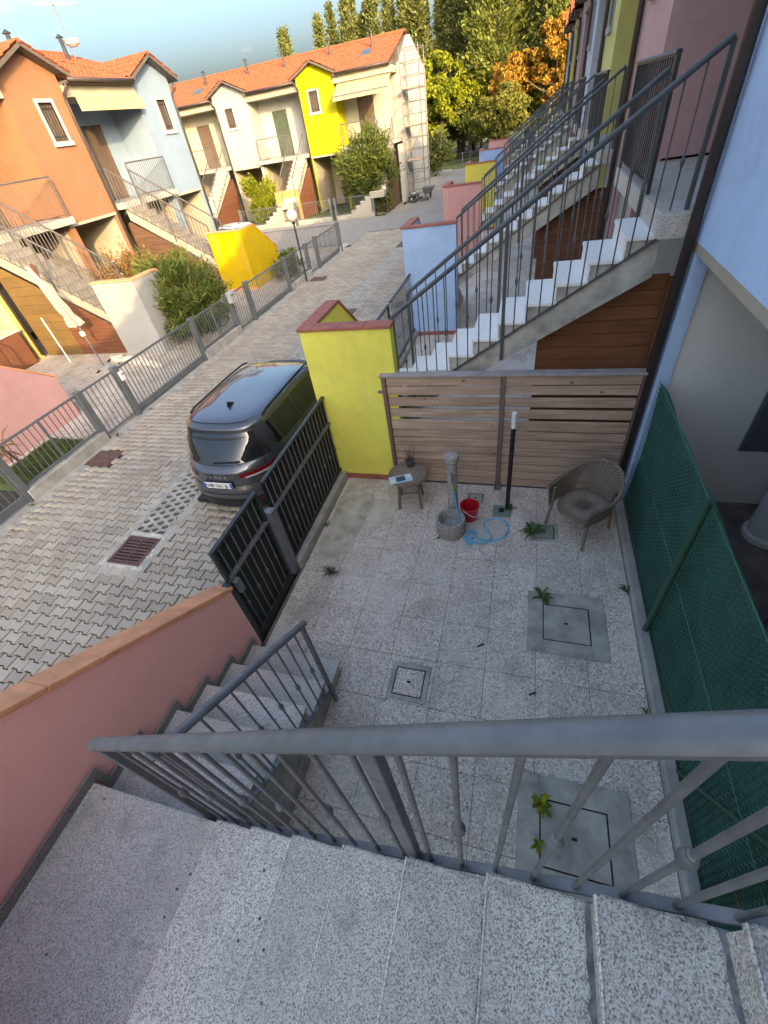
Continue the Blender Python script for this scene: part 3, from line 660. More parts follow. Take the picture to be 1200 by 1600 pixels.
for k, ((y0, c, _), (wc, wl, zt)) in enumerate(zip(units, wcols)):
    F = OUR(y0)
    stair(F, sl[k], SG, 3.03, .28, .178, 10, 1.12, 3.0, 3.828, .14, .97, mat=M['granite_pale'])
    near = railing('dark railing on the near side of the stair to the %s house' % hn[k], RG, F(2.85, .14, 1.18), F(.10, .14, 2.98), 1.12, M['rail_grey'], .125, ((0, .2), (.458, .24), (1, .1)), nn=6, r=.0068)
    farr = railing('dark railing on the far side of the stair to the %s house' % hn[k], RG, F(2.85, 1.0, 1.18), F(.32, 1.0, 2.86), 1.12, M['rail_grey'], .125, ((0, .2), (.458, .24), (1, .1)), nn=6, r=.0068)
    railing('dark landing railing in front of the door of the %s house' % hn[k], 'landing railings', F(.26, 1.05, 3.15), F(.26, GV - .12, 3.15), .93, M['metal_dark'], .105, ((0, .08), (1, .08)), nn=6, r=.008, collars=False, name='landing_railing')
    lwall(F, wl, 'boundary walls of the stair side yards', wc, 2.84, 3.99, zt, M['terracotta_red'] if k != 9 else None, v0=-.03, lev=1.0, vend=2.6)
    if k < 3: boards(F, .0, 1.2, .45, M['wood_orange'] if k == 0 else M['wood_red'], ['varnished orange brown board panel under the stair to the pink house', 'dark red board panel under the stair to the pale yellow house', 'dark red board panel under the stair to the grey blue house'][k])
# yards beyond the screen: washed gravel floor
struct(MB().box(-2.45, 1.9, 4.99, 40, -.06, .003).build('neighbour_yard_floor', M['aggregate']))
bp = thing('gravel_bed', (.2, 5.5, 0), None, None); bp['kind'] = 'structure'
pv = []
for i in range(420):
    x = random.uniform(-.9, 1.1); y = random.uniform(5.05, 5.28); pv.append((x, y, random.uniform(.012, .024)))
tb = MB()
for x, y, r in pv: tb.lathe([(0, -r * .5), (r, 0), (r * .7, r * .6), (0, r * .8)], (x, y, .01), 6, random.uniform(.7, 1.3))
tb.build('pebbles', M['stone'], bp, kind='stuff')
# ------------------------------------------------------------------ own gate and metal fence
def front_fence(F, lbl_gate, lbl_fence, sheet=True, u=3.89):
    g = thing('pedestrian_gate', F(u, 2.7, 0), lbl_gate, 'gate', 'courtyard gates')
    a, b = 2.70, 3.56
    fr = MB(F); fr.box(u - .02, u + .02, a, a + .035, .04, 1.37).build('gate_stile', M['metal_dark'], g, bev=.003); MB(F).box(u - .02, u + .02, b - .035, b, .04, 1.37).build('gate_stile', M['metal_dark'], g, bev=.003)
    for z in (.06, .97, 1.37): MB(F).bar((u, a, z), (u, b, z), .045, .035).build('gate_rail', M['metal_dark'] if z != .97 else M['metal'], g, bev=.003)
    MB(F).box(u - .075, u - .02, a + .03, a + .10, .78, .95).build('lock_box', M['metal'], g, bev=.004)
    if sheet: MB(F).box(u + .022, u + .027, a + .02, b - .02, .05, 1.36).build('backing_sheet', M['gate_sheet'], g)
    bm_ = [bal_mesh(1.30, None, .0075, 6), bal_mesh(1.30, .44, .0075, 6)]
    for m_ in bm_: m_.materials.append(M['metal'])
    n = 8
    for k in range(1, n): inst('bar', bm_[k % 2], g, F(u, a + (b - a) * k / n, .07))
    f = thing('metal_fence', F(u, 4.5, 0), lbl_fence, 'fence', 'courtyard street fences')
    MB(F).box(u - .055, u + .045, 3.60, 3.70, 0, 1.04).build('gate_post', M['metal'], f, bev=.004)
    MB(F).box(u - .045, u + .035, 2.64, 2.695, 0, .98).build('wall_post', M['metal_dark'], f, bev=.004)
    c, d = 3.72, 5.545
    for z in (.17, .97, 1.37): MB(F).bar((u, c, z), (u, d, z), .045, .03).build('fence_rail', M['metal_dark'] if z != .97 else M['metal'], f, bev=.003)
    if sheet: MB(F).box(u + .022, u + .026, c, d, .18, 1.36).build('backing_sheet', plain('black_sheet', (.012, .013, .012), .8), f)
    b2 = [bal_mesh(1.18, None, .0075, 6), bal_mesh(1.18, .36, .0075, 6)]
    for m_ in b2: m_.materials.append(M['metal'])
    for k in range(0, 18): inst('bar', b2[k % 2], f, F(u, c + .05 + k * .103, .18))
    MB(F).box(u - .09, u + .09, 3.70, 5.55, -.03, .13).build('plinth', M['concrete'], f, bev=.01)
front_fence(F0, 'dark green backed metal gate between the salmon wall and grey post', 'dark backed bar fence on a low kerb running to the yellow end wall')
front_fence(OUR(4.86), 'open barred gate beyond the yellow end wall', 'barred fence beyond the yellow end wall running to the pale blue end wall', False)
# ------------------------------------------------------------------ wooden screen
ws = thing('wooden_screen', (-.14, 4.83, 0), 'weathered horizontal plank screen with open gaps between the yards', 'fence')
for x, w_ in ((-1.60, .05), (-.155, .055), (1.31, .055)): MB().box(x - w_ / 2, x + w_ / 2, 4.765, 4.84, .06, 1.665).build('post', M['wood_post'], ws, bev=.004)
MB().box(-1.645, 1.35, 4.755, 4.87, 1.667, 1.70).build('cap_board', plain('silver_wood', (.33, .29, .275), .85, 0, .2, 8), ws, bev=.006)
zs = [(1.535, 1.655), (1.410, 1.53), (1.252, 1.382), (1.094, 1.222), (.915, 1.064), (.79, .91), (.665, .785), (.54, .66), (.415, .535), (.29, .41), (.165, .285), (.04, .16)]
for z0, z1 in zs:
    for a, b in ((-1.573, -.184), (-.126, 1.28)):
        d = random.uniform(-.004, .004); pk = MB().box(a, b, 4.80 + d, 4.825 + d, z0 + .007, z1 - .003); pk.box(a + .002, b - .002, 4.812 + d, 4.822 + d, z0 - (.006 if z0 < .9 else 0), z0 + .009); pk.build('plank', M['wood_grey'], ws, bev=.005)
br = MB(); br.box(-.20, -.11, 4.73, 4.86, .004, .012); br.box(-.195, -.183, 4.75, 4.85, .012, .11); br.box(-.127, -.115, 4.75, 4.85, .012, .11); br.build('post_bracket', M['metal'], ws)
MB().box(-1.70, -1.63, 4.80, 4.82, 1.44, 1.47).build('wall_bracket', M['metal'], ws)
# ------------------------------------------------------------------ green wire fence
gf = thing('wire_fence', (1.40, 2.2, 0), 'green wire mesh fence with green shade cloth along the courtyard kerb', 'fence')
for y in (.72, 2.71): MB().tube([(1.365, y, .05), (1.365, y, 1.72)], .026, 10).build('fence_post', M['green_metal'], gf, smooth='auto')
MB().tube([(1.40, 1.5, .03), (1.395, .75, 1.2)], .014, 8).build('brace', M['green_metal'], gf)
MB().grid(lambda s, t: (1.418 + .020 * (1 + math.sin(s * 31 + t * 4 + 2 * math.sin(s * 9))) * (.4 + .6 * abs(math.sin(s * 14 + t * 2))), 4.66 - s * 5.2, .04 + t * (1.60 + .018 * math.sin(s * 17) + .012 * math.sin(s * 41))), 140, 12).build('shade_cloth', M['cloth'], gf, smooth=True)
nv = []; nf = []; c = .05; x = 1.405; rr = .0017
def strand(path):
    global nv, nf
    m = MB(); m.tube(path, rr * 1.7, 3, False); n0 = sum(len(a) for a in nv)
    nv.append(np.array(m.v)); nf.append(np.array(m.f) + n0)
nst = int(5.2 / c * 2)
for k in range(int(5.2 / c)):
    y = 4.66 - k * c; pth = []
    for j in range(int(1.62 / (c / 2)) + 1):
        pth.append((x + (.004 if j % 2 else -.004), y - (c * .52 if j % 2 else -.02 * c), .05 + j * c / 2))
    strand(pth)
npmesh('wire_net', np.concatenate(nv), np.concatenate(nf), M['net'], gf, kind='stuff')
for z in (.06, .85, 1.67): MB().tube([(1.40, 4.66, z), (1.40, -.5, z)], .0028, 6).build('tension_wire', M['net'], gf)
# ------------------------------------------------------------------ own porch behind the wire fence
struct(MB().box(1.42, 9.9, -.7, 4.76, -.06, .002).build('porch_floor', M['porch_floor']))
pc = thing('round_column', (2.80, 4.25, 0), 'white round column in the porch behind the wire fence', 'column')
MB().lathe([(.22, 0), (.22, .06), (.19, .08), (.19, 2.786)], (2.80, 4.22, .003), 24).build('shaft', M['porch_grey'], pc, smooth='auto')
pw = thing('porch_window', (2.75, 4.75, .8), 'dark shuttered window in the grey porch wall', 'window')
MB().box(2.42, 3.1, 4.745, 4.768, .77, 2.0).build('frame', M['metal'], pw); MB().box(2.45, 3.07, 4.735, 4.744, .80, 1.97).build('pane', plain('dusky_glass', (.10, .11, .12), .4), pw)
for k in range(26):
    a = random.uniform(0, 6.3); cx, cy = random.uniform(1.55, 2.6), random.uniform(.9, 4.3); s_ = random.uniform(.03, .09)
    if k % 2: tag(MB().bar((cx - s_ * 2 * math.cos(a), cy - s_ * 2 * math.sin(a), .012), (cx + s_ * 2 * math.cos(a), cy + s_ * 2 * math.sin(a), .02), .02, .014).build('dead_stick', M['bark']), 'dead stick lying on the dirty porch floor', 'stick', 'sticks and leaves littering the porch')
    else: tag(MB().add([(cx + s_ * math.cos(a), cy + s_ * math.sin(a), .012), (cx + s_ * .5 * math.cos(a + 1.6), cy + s_ * .5 * math.sin(a + 1.6), .028), (cx - s_ * math.cos(a), cy - s_ * math.sin(a), .012), (cx + s_ * .5 * math.cos(a - 1.6), cy + s_ * .5 * math.sin(a - 1.6), .02)], [(0, 1, 2), (0, 2, 3)]).build('dead_leaf', M['bark']), 'dry brown leaf lying on the dirty porch floor', 'leaf', 'leaves littering the porch')
wb = thing('wooden_chest', (1.9, .45, 0), 'orange brown wooden chest below the stair by the wire fence', 'chest')
MB().box(1.46, 2.5, .30, .72, .003, .42).build('box', M['wood_orange'], wb, bev=.006); MB().box(1.44, 2.52, .28, .74, .42, .45).build('lid', M['wood_orange'], wb, bev=.006)
# ------------------------------------------------------------------ courtyard furniture
tb = thing('wicker_table', (-1.30, 4.37, 0), 'round wicker side table with bamboo legs beside the yellow wall', 'table')
MB().lathe([(0, .455), (.235, .455), (.262, .47), (.27, .49), (.262, .508), (.245, .51), (0, .512)], (-1.30, 4.37, 0), 36).build('table_top', M['wicker'], tb, smooth='auto')
for a in (45, 135, 225, 315):
    c_, s_ = math.cos(R(a + 8)), math.sin(R(a + 8)); MB().tube([(-1.30 + .17 * c_, 4.37 + .17 * s_, .46), (-1.30 + .215 * c_, 4.37 + .215 * s_, .003)], .02, 8).build('leg', M['wicker'], tb, smooth='auto')
for a in (90, 180, 270, 360):
    A, B = a - 45 + 8, a + 45 + 8; MB().tube([(-1.30 + .19 * math.cos(R(A)), 4.37 + .19 * math.sin(R(A)), .27), (-1.30 + .19 * math.cos(R(B)), 4.37 + .19 * math.sin(R(B)), .27)], .011, 6).build('stretcher', M['wicker'], tb)
pt = thing('plant_pot', (-1.30, 4.55, .512), 'small dark pot holding a withered twiggy plant on the wicker table', 'plant pot')
MB().lathe([(0, 0), (.05, 0), (.065, .085), (.07, .09), (.06, .09), (.055, .075), (0, .07)], (-1.30, 4.53, .512), 16).build('pot', plain('dark_pot', (.09, .08, .075), .7), pt, smooth='auto')
tw = MB()
for k in range(26):
    a = random.uniform(0, 6.28); l_ = random.uniform(.08, .30); b = (-1.30, 4.53, .58); m_ = (b[0] + .05 * math.cos(a), b[1] + .04 * math.sin(a), b[2] + l_ * .6)
    tw.tube([b, m_, (b[0] + random.uniform(.06, .12) * math.cos(a), b[1] + .08 * math.sin(a), b[2] + l_)], [.004, .003, .0015], 4)
tw.build('withered_stems', plain('dead_stem', (.16, .09, .075), .9), pt)
lf = thing('printed_packet', (-1.36, 4.21, .512), 'pale blue printed packet lying on the wicker table', 'packet')
def rp(x, y, a=R(24)): return (-1.37 + x * math.cos(a) - y * math.sin(a), 4.23 + x * math.sin(a) + y * math.cos(a))
def card(x0, x1, y0, y1, z, mat, nm): MB().add([(*rp(x0, y0), z), (*rp(x1, y0), z), (*rp(x1, y1), z), (*rp(x0, y1), z), (*rp(x0, y0), z + .004), (*rp(x1, y0), z + .004), (*rp(x1, y1), z + .004), (*rp(x0, y1), z + .004)], [(0, 1, 2, 3), (4, 5, 6, 7), (0, 1, 5, 4), (1, 2, 6, 5), (2, 3, 7, 6), (3, 0, 4, 7)]).build(nm, mat, lf)
card(-.15, .15, -.075, .075, .5135, plain('packet_paper', (.42, .62, .68), .5), 'sleeve'); card(-.06, .06, -.05, .05, .518, plain('packet_print', (.03, .09, .11), .5), 'printed_panel'); card(-.14, -.08, -.06, .0, .518, M['white_pl'], 'printed_panel'); card(.08, .14, .0, .06, .518, M['white_pl'], 'printed_panel')
# stone water column
st = plain('washed_stone', (.33, .29, .26), .9, 0, .55, 45, 70, .006)
fo = thing('water_fountain', (-.67, 4.0, 0), 'cast stone garden tap column with a round basin', 'fountain')
MB().lathe([(.085, 0), (.085, .05), (.065, .08), (.061, .88), (.075, .90), (.09, .915), (.092, .96), (.085, .985), (.05, 1.0), (0, 1.0)], (-.68, 4.16, 0), 24).build('column', st, fo, smooth='auto')
MB().lathe([(0, 0), (.17, 0), (.185, .03), (.185, .22), (.178, .235), (.15, .235), (.14, .22), (.12, .10), (0, .075)], (-.67, 3.86, .002), 32).build('basin', plain('basin_stone', (.30, .285, .25), .9, 0, .4, 30, 60, .006), fo, smooth='auto')
MB().lathe([(0, 0), (.026, 0), (.026, .006), (0, .007)], (-.67, 3.85, .077), 12).build('plug_hole', M['dark'], fo)
tp = MB(); tp.tube([(-.68, 4.11, .74), (-.665, 4.03, .74), (-.655, 4.00, .72), (-.65, 3.99, .68)], .012, 8); tp.tube([(-.672, 4.06, .74), (-.672, 4.06, .79)], .008, 6); tp.tube([(-.70, 4.06, .79), (-.645, 4.06, .79)], .008, 6)
tp.build('tap', M['metal'], fo, smooth='auto')
MB().tube([(-.65, 3.99, .69), (-.646, 3.985, .60)], .017, 10).build('hose_connector', plain('yellow_green_fitting', (.35, .38, .06), .5), fo)
hs = [(-.646, 3.985, .62), (-.63, 3.98, .48), (-.60, 3.97, .28), (-.56, 3.90, .10), (-.50, 3.78, .02), (-.44, 3.68, .014), (-.40, 3.64, .014), (-.43, 3.72, .015), (-.50, 3.80, .016), (-.42, 3.88, .03), (-.36, 3.86, .015), (-.35, 3.80, .014), (-.42, 3.73, .028), (-.46, 3.69, .03), (-.34, 3.69, .014), (-.18, 3.72, .014), (-.05, 3.79, .014), (.02, 3.90, .014), (.03, 4.02, .014), (-.03, 4.11, .014), (-.14, 4.14, .014), (-.25, 4.08, .014), (-.27, 3.99, .014), (-.21, 3.90, .014), (-.16, 3.82, .014), (-.17, 3.76, .028), (-.24, 3.73, .03), (-.33, 3.77, .034), (-.41, 3.84, .035), (-.44, 3.78, .034), (-.38, 3.70, .036), (-.28, 3.68, .03), (-.20, 3.70, .03)]
def smoothp(P, n=6):
    P = [Vector(p) for p in P]; out = []
    for i in range(len(P) - 1):
        a, b, c, d = P[max(i - 1, 0)], P[i], P[i + 1], P[min(i + 2, len(P) - 1)]
        for k in range(n):
            t = k / n; out.append(.5 * ((2 * b) + (c - a) * t + (2 * a - 5 * b + 4 * c - d) * t * t + (3 * b - a - 3 * c + d) * t ** 3))
    return out + [P[-1]]
tag(MB().tube(smoothp(hs), .0105, 8).build('garden_hose', M['blue_hose'], smooth=True), 'cyan garden hose hanging from the tap and coiled on the slabs', 'hose')
bk = thing('bucket', (-.46, 4.13, 0), 'red plastic bucket standing behind the fountain basin', 'bucket')
MB().lathe([(0, .003), (.088, .003), (.092, .01), (.115, .215), (.124, .22), (.124, .235), (.112, .235), (.088, .02), (0, .015)], (-.465, 4.13, 0), 28).build('pail', M['red_pl'], bk, smooth='auto')
MB().tube([(-.465 + .125 * math.cos(a), 4.13 + .125 * math.sin(a), .21 - .10 * math.sin((a + 1.57) / 3.14 * math.pi) if False else .215 - .11 * math.cos(a + .6) ** 2 * 1.0) for a in [R(-125 + i * 18) for i in range(11)]], .005, 6).build('handle', M['white_pl'], bk)
po = thing('standing_pole', (0, 4.33, 0), 'black pole with a white capped top standing in a green base', 'pole')
MB().tube([(.0, 4.33, .02), (.0, 4.33, 1.27)], .027, 14).build('shaft', M['black'], po, smooth='auto'); MB().tube([(.0, 4.33, 1.2705), (.0, 4.33, 1.46)], .0285, 14).build('white_sleeve', M['white_pl'], po, smooth='auto')
MB().box(-.18, .045, 4.19, 4.395, .003, .03).build('base_plate', plain('faded_green_plastic', (.14, .23, .19), .7), po, bev=.008)
MB().lathe([(0, 0), (.04, 0), (.04, .012), (0, .012)], (-.07, 4.29, .031), 12).build('water_cap', M['black'], po)
mt = tag(MB().box(-.45, .005, 3.69, 4.17, .003, .012).build('grey_mat', plain('mat_rubber', (.50, .465, .42), .9, 0, .3, 60), bev=.003), 'thin pale grey mat lying under the cyan hose', 'mat')
# wicker armchair
ch = thing('wicker_chair', (.88, 4.13, 0), 'brown wicker tub armchair in the corner by the screen', 'chair')
CA = R(-135)  # facing direction
ccx, ccy = .88, 4.14
def cp(a, b, z): return (ccx + a * math.cos(CA) - b * math.sin(CA), ccy + a * math.sin(CA) + b * math.cos(CA), z)   # a forward, b left
def seatf(s, t):
    th = 2 * math.pi * s; r = t; x = .27 * r * math.copysign(abs(math.cos(th)) ** .75, math.cos(th)) + .03; y = .26 * r * math.copysign(abs(math.sin(th)) ** .75, math.sin(th))
    return cp(x, y, .385 - .012 * (1 - t) + (.0))
sb = MB(); sb.grid(seatf, 32, 5, True); sb.grid(lambda s, t: tuple(Vector(seatf(s, 1)) - Vector((0, 0, .06 * t))), 32, 3, True); sb.build('seat', M['wicker'], ch, smooth='auto')
def backp(th, t, off=0):
    # th from -115..115 deg measured from the rear; rim height falls from the back to the arms
    w_ = abs(th) / R(118); rim = .80 - .20 * min(1, max(0, (w_ - .15) / .6)) ** 1.3; r = .275 + .05 * t + off; zb = .36
    fx = -math.cos(th) * r * (1.0 if w_ < .76 else 1.0) + .02; fy = math.sin(th) * (r + .0)
    if abs(th) > R(90): fx = (abs(th) - R(90)) * .62 + .02
    return cp(fx, fy, zb + (rim - zb) * t)
bb = MB(); NS, NTt = 72, 14; ths = [R(-118 + 236 * i / NS) for i in range(NS + 1)]
def solid(i, j):
    th = math.degrees(ths[i]); t = (j + .5) / NTt
    for c0 in (-50, 50):
        d = abs(th - c0) / 15
        if d < 1 and .10 < t < .10 + .60 * math.sqrt(max(0, 1 - d * d)): return False
    return True
vs = [backp(a, j / NTt, o) for o in (0, .014) for a in ths for j in range(NTt + 1)]; K = (NS + 1) * (NTt + 1)
ix = lambda o, i, j: o * K + i * (NTt + 1) + j; fs = []
for i in range(NS):
    for j in range(NTt):
        if not solid(i, j): continue
        for o in (0, 1): fs.append((ix(o, i, j), ix(o, i + 1, j), ix(o, i + 1, j + 1), ix(o, i, j + 1)))
        for (di, dj, a, b) in ((0, -1, (i, j), (i + 1, j)), (0, 1, (i, j + 1), (i + 1, j + 1)), (-1, 0, (i, j), (i, j + 1)), (1, 0, (i + 1, j), (i + 1, j + 1))):
            ii, jj = i + di, j + dj
            if not (0 <= ii < NS and 0 <= jj < NTt and solid(ii, jj)): fs.append((ix(0, *a), ix(0, *b), ix(1, *b), ix(1, *a)))
bb.add(vs, fs); bb.build('backrest', M['wicker'], ch, smooth='auto')
MB().tube([tuple(Vector(backp(a, 1, .007)) + Vector((0, 0, .008))) for a in ths], .022, 8).build('arm_rim', M['wicker'], ch, smooth='auto')
for a, b, top in ((.255, .255, .60), (.255, -.255, .60), (-.2, .2, .40), (-.2, -.2, .40)): MB().tube([cp(a, b, top), cp(a * 1.03, b * 1.02, .3), cp(a * 1.16, b * 1.1, .003)], [.017, .018, .016], 8).build('leg', M['wicker'], ch, smooth='auto')
# ------------------------------------------------------------------ weeds and litter
def blade_rosette(name, c, n, ln, w_, label, mat, up=.35, jag=False):
    m = MB()
    for k in range(n):
        a = random.uniform(0, 6.28); l_ = ln * random.uniform(.5, 1.1); cs, sn = math.cos(a), math.sin(a); ps = []
        for i in range(5):
            t = i / 4; ww = w_ * math.sin(math.pi * min(1, t * .85 + .12)) * (1.0 if not jag or i % 2 else .5); r_ = l_ * t; z = c[2] + .006 + l_ * up * math.sin(math.pi * min(1, t * .8)) * random.uniform(.8, 1)
            ps += [(c[0] + r_ * cs - ww * sn, c[1] + r_ * sn + ww * cs, z), (c[0] + r_ * cs + ww * sn, c[1] + r_ * sn - ww * cs, z + .004)]
        m.add(ps, [(2 * i, 2 * i + 1, 2 * i + 3, 2 * i + 2) for i in range(4)])
    o = m.build(name, mat); return tag(o, label, 'weed')
blade_rosette('weed', (.32, 3.93, .007), 26, .17, .014, 'dark green weed rosette growing beside the mossy cover', M['lf_weed'])
blade_rosette('weed', (.43, 2.98, .007), 22, .13, .018, 'leafy weed at the corner of the large cement cover', M['lf_weed'], .4, True)
blade_rosette('weed', (.42, 1.04, .007), 24, .10, .016, 'bright weed sprouting from the joint of the cover under the handrail', M['lf_green'], .5, True)
blade_rosette('weed', (.40, .78, .007), 12, .06, .012, 'tiny yellow green seedling in the joint of the cover under the handrail', M['lf_green'], .5)
blade_rosette('weed', (.06, 4.36, .007), 9, .10, .012, 'narrow weed beside the base of the black pole', M['lf_weed'], .5)
tufts = [((-7.72, 5.70), 'grass tuft at the foot of the gate post by the palm bed'), ((-7.70, 3.6), 'grass tuft at the corner of the palm bed plinth'), ((-7.70, 6.75), 'grass tuft under the wide gate of the parasol yard'), ((-2.66, 4.1), 'grass tuft at the street foot of the courtyard fence'), ((-2.67, 4.55), 'weed tuft beside the yellow end wall on the street'), ((-2.36, 3.75), 'small weed along the inner kerb of the gate fence'), ((1.27, 3.2), 'moss tuft along the wire fence kerb'), ((1.27, 1.9), 'small weed at the wire fence kerb near the stair')]
for (x, y), lb in tufts: blade_rosette('weed', (x, y, -.004), random.randint(9, 18), random.uniform(.05, .10), .007, lb, M['grass'] if x < 0 else M['lf_weed'], .7)
dw = MB()
for k in range(70):
    a = random.uniform(0, 6.28); l_ = random.uniform(.05, .17); b = (-2.0 + random.uniform(-.03, .03), 2.97, .006); dw.tube([b, (b[0] + l_ * .6 * math.cos(a), b[1] + l_ * .5 * math.sin(a), .05), (b[0] + l_ * math.cos(a), b[1] + l_ * .7 * math.sin(a), random.uniform(.02, .07))], [.003, .0025, .001], 3)
tag(dw.build('dead_weed', plain('dead_weed', (.10, .085, .06), .95)), 'withered weed in the joint near the gate post', 'weed')
for k, (x, y) in enumerate(((-.83, 3.97), (-.80, 3.72), (-.15, 2.3), (1.05, 1.62), (-.78, 3.93), (.35, 1.9))):
    tag(MB().bar((x - .03, y - .015, .009), (x + .03, y + .02, .012), .012, .010).build('litter_scrap', M['black'] if k != 3 else M['white_pl']), ['dark twig lying left of the fountain basin', 'small black scrap in front of the fountain basin', 'dark leaf scrap on the open gravel slabs', 'white scrap beside the wire fence kerb', 'second dark twig left of the fountain basin', 'dark crumb on the slabs near the large cover'][k], 'litter')
# ================================================================== PARKED CAR
def lerp(a, b, t): return a + (b - a) * t
# rings of the body: z, y_rear, y_front, half width, corner exponent, rear bow
RINGS = [(.20, .12, 4.52, .86, 3.2, .08), (.28, .05, 4.60, .90, 3.4, .09), (.45, .0, 4.65, .93, 3.6, .10), (.62, .0, 4.62, .94, 3.6, .11), (.74, .04, 4.55, .935, 3.5, .13), (.86, .05, 4.42, .925, 3.4, .15),
         (.96, .05, 4.10, .91, 3.2, .15), (1.02, .10, 3.98, .90, 3.2, .14), (1.07, .16, 3.80, .885, 3.2, .13), (1.14, .20, 3.66, .865, 3.4, .12), (1.30, .31, 3.40, .81, 4.2, .10), (1.45, .42, 3.16, .755, 4.8, .08), (1.54, .46, 2.98, .715, 5.0, .07), (1.585, .52, 2.86, .67, 4.8, .07), (1.61, .66, 2.70, .58, 4.4, .06), (1.625, .95, 2.40, .38, 3.6, .0), (1.63, 1.45, 1.95, .10, 2.5, 0)]
def ring_at(c):
    c = max(0, min(len(RINGS) - 1.0001, c)); i = int(c); t = c - i; a, b = RINGS[i], RINGS[i + 1]; return [lerp(x, y, t) for x, y in zip(a, b)]
def car_pt(th, c, off=0.0):
    z, yr, yf, hw, n, bow = ring_at(c); cs, sn = math.cos(th), math.sin(th)
    x = hw * math.copysign(abs(cs) ** (2 / n), cs); yy = math.copysign(abs(sn) ** (2 / n), sn)
    y = (yr + yf) / 2 + yy * (yf - yr) / 2
    k = 1 - min(1, abs(y - (yr if yy < 0 else yf)) / .35)
    y += (1 if yy < 0 else -1) * bow * (x / hw) ** 2 * max(0, k)
    if z > 1.4: z -= .04 * max(0, (y - 1.7) / 1.0) ** 2 + .02 * max(0, (1.2 - y)) ** 2
    p = Vector((x, y, z))
    if off:
        a = car_pt(th + .01, c); b = car_pt(th, min(c + .05, len(RINGS) - 1.01)); d = (Vector(a) - p).cross(Vector(b) - p)
        if d.length > 1e-9:
            d.normalize(); ctr = Vector((0, (yr + yf) / 2, .7))
            if d.dot(p - ctr) < 0: d = -d
            p += d * off
    return tuple(p)
def th_of_x(x, c, rear=True):
    """angle of the outline where the rear (or front) side passes x"""
    _, _, _, hw, n, _ = ring_at(c); q = max(-1, min(1, x / hw)); cs = math.copysign(abs(q) ** (n / 2), q); th = math.acos(cs); return -th if rear else th
def th_of_y(y, c, right=True):
    _, yr, yf, _, n, _ = ring_at(c); q = max(-1, min(1, (y - (yr + yf) / 2) / ((yf - yr) / 2))); sn = math.copysign(abs(q) ** (n / 2), q); a = math.asin(sn); return a if right else math.pi - a
